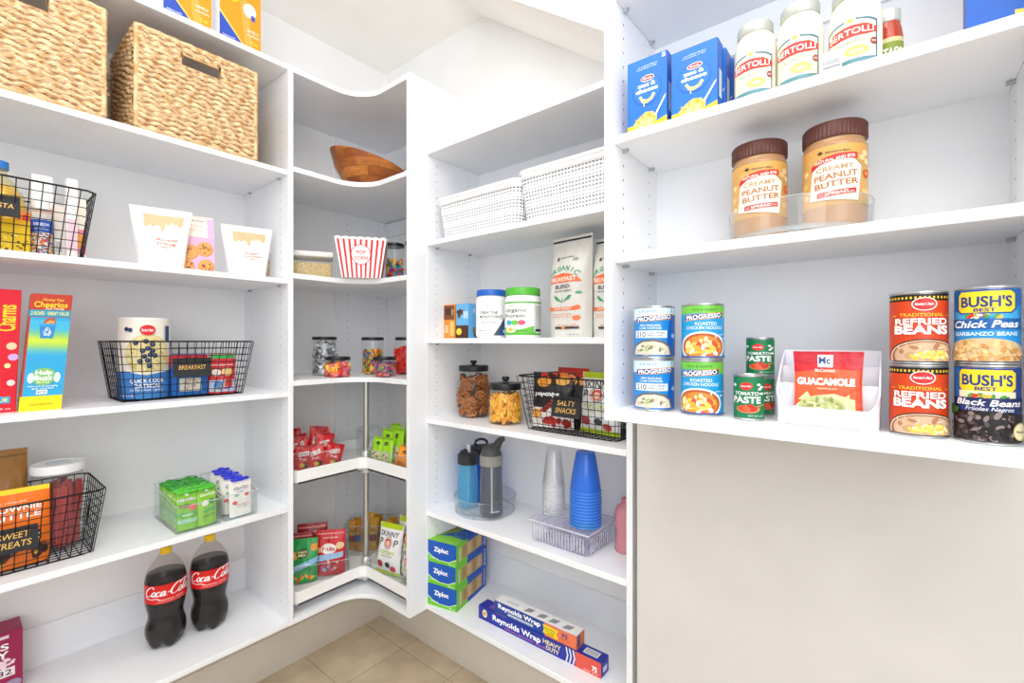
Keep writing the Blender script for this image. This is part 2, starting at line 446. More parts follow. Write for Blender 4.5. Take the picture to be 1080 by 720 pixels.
vs = [(x0, -.338, ZCEIL), (x1, -.338, ZCEIL), (x1, -.338, zb), (x0, 0, ZCEIL), (x1, 0, ZCEIL), (x1, 0, zb)]
b.add(vs, [(2, 1, 0), (3, 4, 5), (1, 2, 5, 4), (0, 1, 4, 3)], WALL); b.add(vs, [(0, 3, 5, 2)], CEIL)
struct(b, 'wall_upper')
KICK = noisy('skirting_paint', '#d6cfc3', '#dbd5ca', 8, .6)
struct(MB().box(0, -1.9, 0, .13, -.118, .158, KICK, bev=.002), 'baseboard_left')
struct(MB().box(0, -.12, 0, 1.585, 0, .158, KICK, bev=.002), 'baseboard_back')
struct(MB().box(0, -1.9, .158, .122, -.112, .327, KICK), 'trim_1')
struct(MB().box(0, -.112, .158, 1.585, 0, .327, KICK), 'trim_2')

# ================================================================== built-in shelving
TH = .019
def holes(mb, axis, c, face_dir, a0, a1, z0, z1, skip=()):
    """two columns of drilled pin holes on a side panel; axis 'x' = panel normal along x"""
    for a in (a0, a1):
        z = z0
        while z < z1:
            n = 6; r = .0026; vs = []
            for k in range(n):
                p, q = a+r*math.cos(2*PI*k/n), z+r*math.sin(2*PI*k/n)
                vs.append((c+face_dir*.0004, p, q) if axis == 'x' else (p, c+face_dir*.0004, q))
            mb.add(vs, [list(range(n)), list(range(n))[::-1]], HOLE); z += .032
def shelf_board(t, x0, y0, x1, y1, ztop, th=TH, lb=None):
    return MB().box(x0, y0, ztop-th, x1, y1, ztop, MEL, bev=.0015, seg=1).build('shelf', t)
PIN = paint('#b4b9be', .4, .5)
def pins(parent, pts, axis):      # little shelf supports pushed into the panel holes
    for x, y, z in pts:
        b = MB(); b.tube([(x, y, z), (x+axis[0]*.011, y+axis[1]*.011, z)], .0042, PIN, 8); b.box(x+axis[0]*.002-.004, y+axis[1]*.002-.004, z, x+axis[0]*.009+.004, y+axis[1]*.009+.004, z+.003, PIN)
        b.build('shelf_support', parent)
def unit(label):
    t = bpy.data.objects.new('shelving_unit', None); C.objects.link(t); return tag(t, label, 'shelves', 'white built-in pantry shelving')
YA, YB = -1.78, -.707
u = unit('left white built-in shelving bank with six shelves against the left wall')
for k, z in ZL.items():
    so = shelf_board(u, 0, YA, XL, YB, z)
    if k in 'BCDE': pins(so, [(.07, YB-.001, z-TH-.003), (XL-.06, YB-.001, z-TH-.003)], (0, -1))
for y0 in (YA-TH, YB):
    mb = MB().box(0, y0, .327, XL+.002, y0+TH, 2.395, MEL, bev=.001, seg=1)
    if y0 == YB: holes(mb, 'y', y0, -1, .07, XL-.06, .40, 2.35)
    mb.build('side_panel', u)
for z0, z1 in ((.346, .47), (2.28, 2.374)): MB().box(0, YA, z0, .012, YB, z1, MEL).build('back_rail', u)
# corner unit
def lshape(x1, yl, nx, ny, rad):
    p = [(0, 0), (0, yl), (nx, yl)]
    c = (nx+rad, ny-rad)
    for k in range(13):
        a = PI-k/12*PI/2; p.append((c[0]+rad*math.cos(a), c[1]+rad*math.sin(a)))
    return p+[(x1, ny), (x1, 0)]
XC = .681; YC = -.393; YCL = YB+TH
u = unit('white corner shelving unit with curved shelves between the left and back banks')
for z in (ZC['C1'], ZC['C2'], ZC['C3'], ZC['C4'], ZC['C5']):
    MB().prism(lshape(XC, YCL, XL, YC, .13), z-TH, z, MEL).build('shelf', u)
MB().box(XC, YC-.001, .327, XC+TH, 0, 2.395, MEL, bev=.001, seg=1).build('side_panel', u)
mb = MB().box(.0, -.30, .346, .012, -.001, 2.374, MEL); holes(mb, 'x', .012, 1, -.235, -.055, .42, 2.35); mb.build('corner_panel', u)
for z0, z1 in ((2.26, 2.374), (1.93, 2.0)): MB().box(.012, -.012, z0, XC, 0, z1, MEL).build('back_rail', u)
# middle unit
XM0, XM1 = .70, 1.541
u = unit('middle white built-in shelving bank with six shelves in the alcove of the back wall')
for k, z in ZM.items():
    so = shelf_board(u, XM0, YM, XM1, 0, z)
    if k in ('M2', 'M3', 'M4', 'M5'): pins(so, [(XM0+.001, YM+.05, z-TH-.003), (XM0+.001, -.075, z-TH-.003)], (1, 0))
mb = MB().box(XM1, YM-.001, .327, XM1+TH, 0, 2.128, MEL, bev=.001, seg=1); mb.build('side_panel', u)
mb = MB().box(XM0, YM, .327, XM0+.001, 0, 2.126, MEL); holes(mb, 'x', XM0+.001, 1, YM+.05, -.075, .38, 2.09); mb.build('side_panel', u)
for z0, z1 in ((.346, .47), (2.02, 2.107)): MB().box(XM0, -.012, z0, XM1, 0, z1, MEL).build('back_rail', u)
# right unit
XR0, XR1 = 1.64, 2.27; YW = -.338
u = unit('right white wall-hung shelving bank holding cans and jars')
for k, z in ZR.items():
    so = shelf_board(u, XR0, YR if k != 'R4' else YR-.012, XR1, YW, z, TH if k != 'R4' else .025)
    if k != 'R4': pins(so, [(XR0, YR+.04, z-TH-.003), (XR0, YW-.05, z-TH-.003)], (1, 0)); pins(so, [(XR1, YR+.04, z-TH-.003), (XR1, YW-.05, z-TH-.003)], (-1, 0))
for x, f in ((XR0-TH, 1), (XR1, -1)):
    mb = MB().box(x, YR-.015, 1.202, x+TH, YW, 2.146, MEL, bev=.001, seg=1); holes(mb, 'x', x+(TH if f > 0 else 0), f, YR+.04, YW-.05, 1.26, 2.12); mb.build('side_panel', u)
MB().box(XR0, YW-.003, 1.203, XR1, YW, 2.125, MEL).build('back_panel', u)
MB().box(XR0, YW-.012, 2.04, XR1, YW, 2.125, MEL).build('back_rail', u)
MB().box(XR0, YW-.012, 1.227, XR1, YW, 1.31, MEL).build('back_rail', u)
# carousel
PX, PY = .352, -.352
def kidney(R, e):
    pts = []; a0 = -math.asin((.036+e)/R); a1 = 2*PI-math.acos((.036+e)/R)
    for k in range(61): a = a0+.05+(a1-a0-.1)*k/60; pts.append((R*math.cos(a), R*math.sin(a)))
    fil = .02
    pts.append((.036+e, -R*.97))
    n = .036+e
    for k in range(6):
        a = PI-k/5*PI/2; pts.append((n+.03+.03*math.cos(a), -n-.03+.03*math.sin(a)))
    pts.append((R*.97, -n))
    return pts
t = thing('carousel', 'white two-tier kidney-shaped lazy susan on a steel pole in the corner unit', 'lazy susan', (PX, PY), .346)
WP = paint('#f3f3f2', .4); ST = paint('#cfccc6', .28, .85)
MB().lathe([(.0, 0), (.012, 0), (.012, .864), (0, .864)], ST, 16).build('pole', t)
for zt in (ZC['T1']-.346, ZC['T2']-.346):
    mb = MB(); o = kidney(.325, 0); i = kidney(.321, -.004); n = len(o)
    mb.prism(o, zt-.006, zt, WP)
    for ring, z0, z1, dr in ((o, zt-.006, zt+.044, 1), (i, zt, zt+.044, -1)):
        vs = [(a, b_, z0) for a, b_ in ring]+[(a, b_, z1) for a, b_ in ring]
        mb.add(vs, [(k, (k+1) % n, n+(k+1) % n, n+k)[::dr] for k in range(n)], WP, True)
    mb.add([(a, b_, zt+.044) for a, b_ in o]+[(a, b_, zt+.044) for a, b_ in i], [(k, (k+1) % n, n+(k+1) % n, n+k) for k in range(n)], WP)
    mb.build('tray', t, 50)
    cb = MB(); cb.lathe([(.0125, zt-.035), (.034, zt-.03), (.034, zt-.008), (.02, zt-.006), (.0115, zt-.006)], paint('#c8ccd0', .3, .6), 24)
    cb.lathe([(.0115, zt), (.02, zt), (.02, zt+.05), (.015, zt+.058), (.0115, zt+.058)], paint('#d5d7d8', .3, .4), 20); cb.build('collar', t)
# ================================================================== LEFT BANK (fronts look along +x)
RL = PI/2
def left_carton(name, label, cat, shelf, d, u0, u1, ytop, depth_, col, u_top=None, rot=0, **k):
    (c, w) = face('L', d, u0, u1); z = ZL[shelf]; h = zat(bank('L', u_top if u_top is not None else (u0+u1)/2, d), ytop)-z
    return carton(name, label, cat, (c.x-depth_/2, c.y), z, RL+math.radians(rot), w, depth_, h, col, **k)
# --- top shelf: two orange and blue boxes
for i, (u0, u1, lb) in enumerate(((150, 223, 'orange and blue snack box on the top shelf, cut by the top edge, left one'), (231, 275, 'orange and blue snack box on the top left shelf, nearest the corner unit'))):
    p1 = on_x(u1, XL-.02); w = face('L', .02, 231.5, 275)[1]
    art = [('r', 0, 0, 1, 1, '#f49a1e'), ('p', [(.62, 0), (.38, 1), (.55, 1), (.8, 0)], '#f6a94a'), ('p', [(.6, 0), (0, .33), (0, 0)], '#2c4fb4'), ('p', [(.62, 0), (.6, 0), (0, .33), (0, .36)], '#f7e27a'),
           ('t', 'baked snack', .22, .06, .02, '#dfe6f8', .3), ('e', .28, .62, .2, .1, '#f3d21b'), ('e', .72, .5, .16, .09, '#fbfaf6'), ('e', .8, .42, .06, .04, '#3d5fb5'),
           ('t', 'SIMPLY', .8, .24, .035, '#fdf0e4', .28), ('t', 'crackers', .8, .19, .03, '#fdf0e4', .3), ('t', '12 oz', .82, .1, .04, '#ffe34a', .2)]
    carton('snack_box', lb, 'box', (XL-.02-.035, p1.y-w/2), ZL['A'], RL, w, .07, .27, '#f6f6f8', front=art, group='orange and blue boxes on the top shelf')
# --- wicker baskets
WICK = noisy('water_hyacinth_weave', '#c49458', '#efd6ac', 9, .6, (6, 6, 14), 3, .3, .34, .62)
EDGE = noisy('braided_seagrass', '#c49458', '#e8cb9c', 30, .6, (1, 1, 1), 3, .4)
def crevice_shade(m, lo, hi, dark):  # paints shade into the hollows between strands by darkening the base colour
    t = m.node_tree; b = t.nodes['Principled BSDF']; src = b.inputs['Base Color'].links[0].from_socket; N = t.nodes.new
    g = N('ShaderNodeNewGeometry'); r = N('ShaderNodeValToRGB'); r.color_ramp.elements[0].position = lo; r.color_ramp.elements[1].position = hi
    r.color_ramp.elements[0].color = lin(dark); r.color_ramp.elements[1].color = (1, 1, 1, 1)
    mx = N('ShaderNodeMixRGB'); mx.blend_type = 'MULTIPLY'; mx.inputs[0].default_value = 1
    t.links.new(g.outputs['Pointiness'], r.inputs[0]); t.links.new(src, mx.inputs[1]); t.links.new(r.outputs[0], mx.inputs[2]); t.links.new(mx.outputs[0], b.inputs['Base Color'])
crevice_shade(WICK, .44, .505, '#8a5a28')
def tag_at(x, yc, u0, u1):      # tag centre (fraction of the half width) and width on a basket front at x
    a, b_ = on_x(u0, x).y, on_x(u1, x).y; return ((a+b_)/2-yc)/.177, b_-a
def wicker(label, p, z, rot, w, d, h):
    t = thing('wicker_basket', label, 'basket', p, z, rot, 'seagrass baskets on the upper left shelf')
    rows = 19; ph = h/rows
    def bulge(s, z_):
        k = int(z_/ph); f = z_/ph-k; tw = s/.042+.5*(k % 2)+.35*math.sin(k*2.3)
        ff = f+.18*math.sin(2*PI*tw); 
        return .0105*max(0, 1-(2*(ff % 1)-1)**2)**.6*(.6+.4*math.cos(2*PI*tw))+.002*noise.noise(Vector((s*30, z_*60, k)))
    mb = MB()
    hw, hz0, hz1 = .055, h-.075, h-.035
    def wall(L, place, hole):
        nu, nv = int(L/.0048), int(h/.0031)
        sk = (lambda a, b: hole and abs((a-.5)*L) < hw and hz0 < b*h < hz1)
        mb.grid(lambda a, b: place((a-.5)*L, bulge(a*L+L, min(b*h, h-1e-5)), b*h), nu, nv, WICK, skip=sk)
        mb.grid(lambda a, b: place(-(a-.5)*L, -.012, b*h), 12, 30, WICK, skip=(lambda a, b: hole and abs((a-.5)*L) < hw and hz0 < b*h < hz1))
    W, D = w/2-.004, d/2-.004
    wall(w-.008, lambda s, o, zz: (s, -D-o, zz), True); wall(w-.008, lambda s, o, zz: (-s, D+o, zz), True)
    wall(d-.008, lambda s, o, zz: (W+o, s, zz), False); wall(d-.008, lambda s, o, zz: (-W-o, -s, zz), False)
    mb.box(-W, -D, .002, W, D, .012, WICK)
    mb.build('woven_body', t, 80)
    r = MB()
    for zz, rr in ((h, .007), (.006, .005)):
        pts = []; cs = [(-W, -D), (W, -D), (W, D), (-W, D)]
        for k in range(4):
            a, b_ = Vector(cs[k]), Vector(cs[(k+1) % 4])
            for j in range(24): q = a.lerp(b_, j/24); pts.append((q.x, q.y, zz-rr*.5+.0015*math.sin(j*2.1)))
        r.tube(pts, rr, EDGE, 7, True)
    for x, y in ((-W, -D), (W, -D), (W, D), (-W, D)): r.tube([(x, y, .004+k*h/40*.985) for k in range(41)], [.006+.0015*(k % 2) for k in range(41)], EDGE, 7)
    r.build('braided_edge', t, 80)
    for sy in (-1, 1):
        hb = MB(); hb.tube([(-hw, sy*(D-.002), hz0), (-hw*.93, sy*(D-.002), hz1), (hw*.93, sy*(D-.002), hz1), (hw, sy*(D-.002), hz0), (-hw, sy*(D-.002), hz0)], .0055, EDGE, 6)
        lab(hb.build('handle', t), 'woven rim of the hand hole')
    return t
c, w = face('L', .0, 143, 271)
wicker('tan woven basket with a slot handle, nearer the corner unit', (XL-.002-.15, c.y), ZL['B'], RL, w+.004, .30, .308)
p = on_x(111, XL)
wicker('tan woven basket cut by the left edge of the frame', (XL-.002-.15, p.y-w/2), ZL['B'], RL, w+.004, .30, .308)

# --- shelf C : baking basket
yB = -1.51+.25-.168
wire_basket('black wire basket on the second left shelf holding sprinkles and yellow packets', (XL-.135, yB), ZL['C'], RL, ['PASTA'], (tag_at(XL-.02, yB, -22, 21)[0], .60), tag_w=tag_at(XL-.02, yB, -22, 21)[1], tag_h=.055)
zc = ZL['C']+.006
# clear jug of yellow contents
p = (XL-.16, on_x(8, XL-.16).y-.018); t = thing('plastic_jug', 'clear jug full of yellow pasta with a blue cap in the baking basket', 'jug', p, zc, RL)
prof = [(0, .003), (.05, .003), (.056, .01), (.056, .13), (.05, .165), (.03, .2), (.018, .215), (.018, .235)]
MB().lathe(prof, clear('#fbf6da', .08), 32).build('jug_body', t)
MB().lathe([(0, .232), (.021, .232), (.021, .252), (0, .253)], paint('#2a77c9', .4), 24).build('cap', t)
lab(MB().lathe([(0, .006), (.052, .006), (.053, .13), (.047, .16), (.03, .187), (0, .19)], noisy('yellow_shells', '#c99a06', '#f4d43a', 60, .5, bump=.5), 28).build('filling', t), 'yellow pasta')
c, w = face('L', .075, -30, 32)
carton('yellow_box', 'low yellow packet behind the chalk tag of the baking basket', 'box', (XL-.075-.02, c.y), zc, RL, w, .04, .085, '#f0c514', front=[('b', .55, .3, .4, .25, 24, ['#d19a05', '#f9e27a', '#3a3a1c'], .04, 2), ('r', .0, .78, 1, 1, '#e7b512')])
# small striped packet
c, w = face('L', .10, 21, 33)
carton('spice_packet', 'narrow red and turquoise packet beside the sprinkles jar', 'packet', (XL-.12, c.y), zc, RL, w, .03, .115, '#e8842b', front=[('r', 0, 0, 1, .2, '#f4c42a'), ('r', 0, .2, 1, .35, '#cf3b2a'), ('r', 0, .38, 1, .7, '#27b1c9'), ('e', .5, .85, .3, .1, '#d83a20')])
# sprinkles jar
c, r = round_at('L', .11, 31, 56); t = thing('sprinkles_jar', 'clear jar of rainbow sprinkles with a blue label in the baking basket', 'jar', c, zc, to_cam(c)); h = .125
MB().lathe([(0, .002), (r, .002), (r, h), (r*.7, h+.008)], clear('#ffffff', .05), 28).build('jar_body', t)
lb = MB(); lb.lathe([(r+.0006, .065), (r+.0006, .098)], paint('#1d55b8', .4), 28); arc = PI*r*.9
lb.art([('t', 'RAINBOW', .5, .62, .25, '#ffffff', .5), ('t', 'sprinkles', .5, .3, .2, '#dfe8ff', .45)], arc, .033, cmap(r+.0006, arc, .065), du=r*.2); lb.build('paper_label', t)
MB().lathe([(r*.72, h+.004), (r*.74, h+.004), (r*.74, h+.028), (0, h+.03)], paint('#f2f2f2', .4), 24).build('lid', t)
sp = MB(); q = random.Random(4); cols = ['#d8342c', '#2d57b8', '#f6f4ee', '#f2c22b', '#f6f4ee', '#e8762b', '#5fb4d8', '#fafafa']
for i in range(420):
    a = q.uniform(0, 2*PI); zz = q.uniform(.006, .062); sp.ball(((r-.004)*math.cos(a), (r-.004)*math.sin(a), zz), .0034, paint(cols[i % 8], .5), 1)
sp.lathe([(0, .004), (r-.005, .004), (r-.005, .066), (0, .066)], paint('#efe6da', .6), 20)
o = sp.build('sprinkles', loc=(c.x, c.y, zc)); tag(o, 'rainbow sprinkles filling the jar with the blue label', 'sprinkles'); o['kind'] = 'stuff'
# white packets
for u0, u1, d, yt, lb, col, art in ((33, 56, .17, 185, 'white packet behind the sprinkles jar in the baking basket', '#f4f0ee', [('r', 0, .1, 1, .35, '#e9cdbb'), ('r', 0, .55, 1, .62, '#e8b9a0')]),
        (57, 70, .12, 217, 'beige barcoded carton right of the sprinkles jar', '#dcd3c9', [('r', .1, .1, .7, .35, '#f4f4f4')]+[('r', .14+.06*i, .12, .165+.06*i, .33, '#333333') for i in range(9)]),
        (70, 82, .10, 189, 'tall white and pink tube standing in the baking basket', '#faf6f5', [('r', .1, .1, .9, .5, '#f5cdd9'), ('r', 0, .62, 1, .64, '#e6e0e0')]),
        (81, 91, .11, 210, 'cream, pink and orange packet at the right end of the baking basket', '#f1e7d8', [('r', 0, .1, 1, .5, '#ef8fae'), ('r', .1, .2, .8, .42, '#f2a541')])):
    c, w = face('L', d, u0, u1); carton('baking_packet', lb, 'packet', (XL-d-.015, c.y), zc, RL, w, .03, zat(on_x((u0+u1)/2, XL-d), yt)-zc, col, front=art)
# --- icing pouches and cookie box
def icing(u0, u1, d, lb, rot, seed, hh):
    c, w = face('L', d, u0, u1); z = ZL['C']
    drip = [(.2, .88), (.2, .68), (.26, .66), (.3, .71), (.36, .67), (.42, .71), (.47, .69), (.51, .6), (.55, .62), (.57, .74), (.63, .71), (.67, .77), (.72, .72), (.76, .75), (.8, .69), (.86, .73), (.88, .88)]
    art = [('p', drip, '#d8bb90'), ('t', 'Royal' if seed < 3 else 'Royal', .6, .47, .042, '#e98a72', .38, .03), ('t', 'Icing', .6, .405, .042, '#e98a72', .36, .03), ('t', 'Mix', .6, .345, .036, '#ec9a86', .2), ('r', .3, .26, .85, .263, '#e8e2de')]
    if seed > 2: art[1:4] = [('t', 'Sugar', .6, .47, .04, '#e98a72', .36, .03), ('t', 'Cookie', .6, .41, .042, '#e98a72', .42, .03), ('t', 'Mix', .64, .35, .036, '#ec9a86', .2)]
    return pouch('icing_pouch', lb, 'pouch', (c.x, c.y), z, RL+math.radians(rot), w*1.05, hh, .07, '#f5f5f4', art, seed=seed, rough=.5, taper=.34, group='white baking mix pouches')
icing(143, 196, .09, 'white royal icing pouch left of the pink cookie box', -14, 1, .195)
icing(239, 281, .09, 'white sugar cookie mix pouch right of the pink cookie box', -14, 4, .185)
c, w = face('L', .10, 192, 227); hh = zat(on_x(210, XL-.10), 227)-ZL['C']
ck = []
for cx, cy in ((.3, .38), (.72, .45), (.18, .12), (.75, .13)): ck += [('e', cx, cy, .24, .135, '#c9873e'), ('e', cx-.01, cy+.006, .225, .124, '#dea35a'), ('b', cx, cy, .17, .1, 9, ['#a3342c', '#8a4a22', '#c0752f'], .05, int(cx*99))]
t = thing('cookie_box', 'pink cookie box with a gable top and pictures of four cookies', 'box', (c.x-.025, c.y), ZL['C'], RL-.2)
mb = MB(); d2 = .06; P = '#e9b2d4'; hb = hh*.62
mb.box(-w/2, -d2/2, 0, w/2, d2/2, hb, paint(P, .45))
vs = [(-w/2, -d2/2, hb), (w/2, -d2/2, hb), (w/2, d2/2, hb), (-w/2, d2/2, hb), (-w/2, -.004, hh*.97), (w/2, -.004, hh*.97), (w/2, .004, hh*.97), (-w/2, .004, hh*.97)]
mb.add(vs, [(0, 1, 5, 4), (1, 2, 6, 5), (2, 3, 7, 6), (3, 0, 4, 7), (4, 5, 6, 7)], paint(P, .45))
mb.art(ck, w, hb*1.5, lambda u, v, o: (max(-w/2, min(w/2, u-w/2)), -d2/2-o, min(v, hb)))
sl = math.hypot(d2/2-.004, hh*.97-hb)
mb.art([('r', 0, 0, .8, 1, '#efe2d6'), ('t', 'cookie thins', .4, .86, .09, '#4a4038', .6), ('t', 'made for sharing', .38, .6, .06, '#b79c94', .6), ('t', 'crispy bites', .38, .36, .06, '#d9a9b4', .6)], w, sl, lambda u, v, o: (u-w/2, -d2/2+(d2/2-.004)*v/sl-o, hb+(hh*.97-hb)*v/sl))
mb.build('carton', t); lab(MB().box(-w/2, -.003, hh*.97, w/2, .003, hh, paint('#efe2d6', .5)).build('folded_top', t), 'folded cream top edge')

# --- shelf D : cereal
def leaning(t, k):        # a half-collapsed carton whose top has slipped to the right
    for o in t.children:
        for v in o.data.vertices: v.co.x += v.co.z*k
p0 = bank('L', 16.5, .07); hh = zat(bank('L', 18, .07), 306)-ZL['D']; w = .19
rb = carton('cereal_box', 'red cereal box cut by the left edge of the frame', 'box', (p0.x-.03, p0.y-w/2), ZL['D'], RL, w, .06, hh, '#d4152b', front=[
    ('t', 'Charms', .865, .77, .11, '#f7d327', .36, .02, 0, 90), ('e', .93, .54, .05, .03, '#f0c9a4'), ('e', .95, .45, .05, .028, '#c9a6e0'), ('e', .9, .38, .03, .02, '#f6e6a0'), ('e', .94, .24, .04, .025, '#f4d0d0'),
    ('r', .4, .075, .94, .13, '#3aa0c8'), ('t', 'GREAT VALUE', .68, .102, .028, '#ffe94a', .48), ('t', 'net wt 18 oz', .8, .03, .014, '#f6d6d6', .3)])
leaning(rb, .035)
art = [('r', 0, 0, 1, 1, '#b93822'), ('r', 0, 0, 1, .125, '#f6d80f'), ('r', .05, .125, 1, .8, '#2ea3d6'), *[('p', [(.05, .48+.02*k), (1, .47+.02*k), (1, .49+.02*k), (.05, .5+.02*k)], c_) for k, c_ in enumerate(['#3fabd0', '#56b4bf', '#72bda0', '#8fc77c', '#a9d05a', '#bfd944', '#c4da42', '#aed156', '#8cc678', '#6fbf9c', '#55b6ba', '#45b3d4', '#3fb2da', '#3fb2da', '#3fb2da'])], ('r', .0, .805, 1, .865, '#2e93b4'), ('t', '2 BOXES · GREAT VALUE', .5, .835, .03, '#f4e96a', .9), ('t', 'Honey Nut', .55, .955, .026, '#f4c23a', .5), ('t', 'Cheerios', .5, .912, .05, '#ffd21f', .8, .02), ('t', 'Real Honey', .6, .878, .018, '#fbe9c9', .45),
       ('p', [(.28, .73), (.66, .73), (.62, .62), (.32, .62)], '#2a86c4'), ('r', .25, .725, .69, .745, '#3c9bd8'), ('p', [(.34, .75), (.42, .79), (.62, .8), (.66, .745)], '#b0522a'), ('p', [(.4, .75), (.5, .775), (.62, .77), (.62, .748)], '#e8a05a'),
       ('t', '\u267B', .47, .675, .05, '#ffffff', .2), ('e', .5, .29, .3, .075, '#7dbb6a'), ('e', .2, .28, .08, .045, '#cfe4ee'), ('e', .82, .28, .08, .045, '#cfe4ee'), ('t', 'Help', .5, .325, .04, '#ffffff', .4, .03), ('t', 'Buzz', .5, .28, .04, '#ffffff', .42, .03), ('t', 'RECYCLE', .5, .243, .02, '#e9f4c9', .3),
       ('t', 'make sure the packaging', .5, .21, .014, '#e9f6fb', .7), ('t', 'gets recycled', .5, .19, .014, '#e9f6fb', .5), ('r', .36, .14, .62, .175, '#e8f2f6'), ('t', 'BOX', .49, .157, .02, '#1d3c5a', .2), ('t', 'recycle ready carton', .5, .055, .014, '#8a7a1c', .55)]
c, w = face('L', .06, 20.5, 65.5); hh = zat(bank('L', 50, .06), 310.5)-ZL['D']
cb = carton('cereal_box', 'tall blue and yellow oat cereal box beside the red cereal box', 'box', (c.x-.04, c.y), ZL['D'], RL-.06, w, .09, hh, '#b93822', front=art, left=[('r', 0, 0, 1, .16, '#d9902a'), ('r', 0, .16, 1, .32, '#2b4ea0'), ('r', .5, .4, 1, .75, '#c9401f')], tilt=0)
leaning(cb, .075)
# breakfast basket
yD = -1.51+(.344+.68)/2
xD = 2.11-1.793-.095
wire_basket('black wire basket of breakfast foods under the cookie shelf', (xD, yD), ZL['D'], RL, ['BREAKFAST'], (tag_at(XL-.055, yD, 182, 222)[0], .54), tag_w=tag_at(XL-.055, yD, 182, 222)[1], tag_h=.062)
zd = ZL['D']+.006
def canister(name, label, cat, p, z, rot, r, h, bands, art, arcf=.95, lidcol='#e9e6e0'):
    t = thing(name, label, cat, p, z, rot); b = MB(); arc = PI*r*arcf
    for a, c_, col in bands: b.lathe([(r, a*h), (r, c_*h)], paint(col, .5), 40)
    b.disc(r, .001, paint(bands[0][2], .5), 40, up=False); b.art(art, arc, h, cmap(r, arc), du=r*.13); b.build('canister', t)
    MB().lathe([(r*1.0, h-.006), (r*1.02, h-.006), (r*1.02, h+.004), (r*.95, h+.005), (r*.93, h+.001), (0, h+.001)], paint(lidcol, .35), 40).build('lid', t); return t
c, r = round_at('L', .16, 123.5, 180); hh = zat(c, 337)-zd
oats = [('e', .57, .55, .3, .26, '#d9cb92'), ('e', .57, .55, .285, .245, '#e3d69c'), ('b', .57, .55, .26, .22, 90, ['#c9b768', '#f0e6b8', '#bba85a', '#e6d9a0'], .022, 5), ('p', [(0, 0), (1, 0), (1, .3), (.8, .33), (.55, .29), (.3, .35), (0, .33)], '#3d82c8'), ('p', [(.22, .36), (.5, .3), (.9, .34), (.9, .37), (.5, .32), (.22, .385)], '#f4f2ec')]
for x, y in ((.5, .6), (.56, .63), (.62, .6), (.52, .53), (.59, .55), (.65, .54), (.56, .48), (.47, .47), (.62, .68), (.42, .7), (.54, .72), (.58, .41)): oats += [('e', x, y, .034, .03, '#2c3358'), ('e', x-.005, y+.006, .014, .011, '#5a6790')]
oats += [('e', .3, .87, .03, .026, '#2c3358'), ('e', .35, .86, .03, .026, '#39416c'), ('e', .56, .86, .095, .065, '#d8232a'), ('t', "Member's Mark", .56, .86, .035, '#ffffff', .14), ('r', .8, .72, .87, .92, '#2a3c66'), ('t', 'QUICK COOK', .56, .225, .05, '#ffffff', .42, .02), ('t', 'OATMEAL', .56, .16, .05, '#ffffff', .34, .02), ('t', '100% whole grain', .55, .11, .026, '#e4eefc', .4), ('t', '42 OZ', .3, .05, .035, '#e4eefc', .2)]
canister('oatmeal_canister', 'tall cream and blue canister of quick oats in the breakfast basket', 'canister', c, zd, to_cam(c, -4), r, hh, [(0, .33, '#3d82c8'), (.33, 1, '#ece7dc')], oats)
c, w = face('L', .10, 182, 219.5); hh = zat(bank('L', 200, .1), 374)-zd
carton('oatmeal_packet', 'blue and red instant oatmeal carton behind the breakfast tag', 'box', (c.x-.03, c.y), zd, RL-.08, w, .06, hh, '#1d68b8', front=[('r', 0, .8, 1, 1, '#cf2a32'), ('r', .22, .1, .82, .42, '#e9e2d4'), ('b', .5, .28, .27, .14, 50, ['#d7cbb4', '#f5f0e4', '#c8b99c'], .045, 3), ('b', .5, .9, .4, .07, 14, ['#e85a58', '#a81c25'], .06, 8), ('t', 'Instant', .5, .62, .1, '#ffffff', .6)], left=[('r', 0, .7, 1, 1, '#cf2a32')])
for u0, u1, d, yt, lb, sd in ((219, 247, .10, 378, 'red snack pouch in front at the right of the breakfast basket', 2), (222, 245, .14, 373, 'red pouch with a green top behind the front snack pouch of the breakfast basket', 5)):
    c, w = face('L', d, u0, u1)
    pouch('snack_pouch', lb, 'pouch', (c.x, c.y), zd, RL-.1, w*1.03, zat(bank('L', 233, d), yt)-zd, .045, '#c8202c', [('r', .05, .05, .95, .38, '#a9c6e6'), ('e', .35, .22, .17, .14, '#3f74b8'), ('e', .72, .27, .16, .14, '#d33b34'), ('b', .5, .15, .4, .1, 12, ['#e8c34a', '#cf2a32', '#5f86c9'], .07, 7), ('e', .68, .62, .2, .12, '#e3c07a'), ('e', .3, .6, .16, .1, '#f0e4d6')]+([('r', .02, .86, .98, .99, '#2fa24e')] if sd == 5 else [('r', .05, .8, .95, .83, '#e9b8b4')]), seed=sd)

# --- shelf E : sweet treats
yE = -1.51+.276-.168; xE = 2.11-1.784-.095
wire_basket('black wire basket of sweet treats on the lower left shelf', (xE, yE), ZL['E'], RL, ['SWEET', 'TREATS'], (tag_at(XL-.05, yE, -14, 40)[0], .50), tag_w=tag_at(XL-.05, yE, -14, 40)[1], tag_h=.062)
ze = ZL['E']+.006
c, w = face('L', .085, -52, 54)
bt = [('r', 0, .935, 1, 1, '#f2d21c'), ('t', 'sheila made', .5, .83, .02, '#fbe0c4', .5), ('t', 'BROWNIE', .6, .745, .07, '#ffffff', .62, .02), ('t', 'BRITTLE', .6, .645, .07, '#ffffff', .6, .02), ('b', .55, .18, .42, .1, 24, ['#4a2413', '#7a4420', '#e8b53a', '#2e150b'], .08, 3), ('r', .78, .3, .9, .42, '#3a1d10'), ('t', '120', .84, .37, .035, '#ffffff', .08), ('t', 'cal', .84, .32, .02, '#ffffff', .07), ('e', .85, .2, .07, .04, '#3a1d10')]
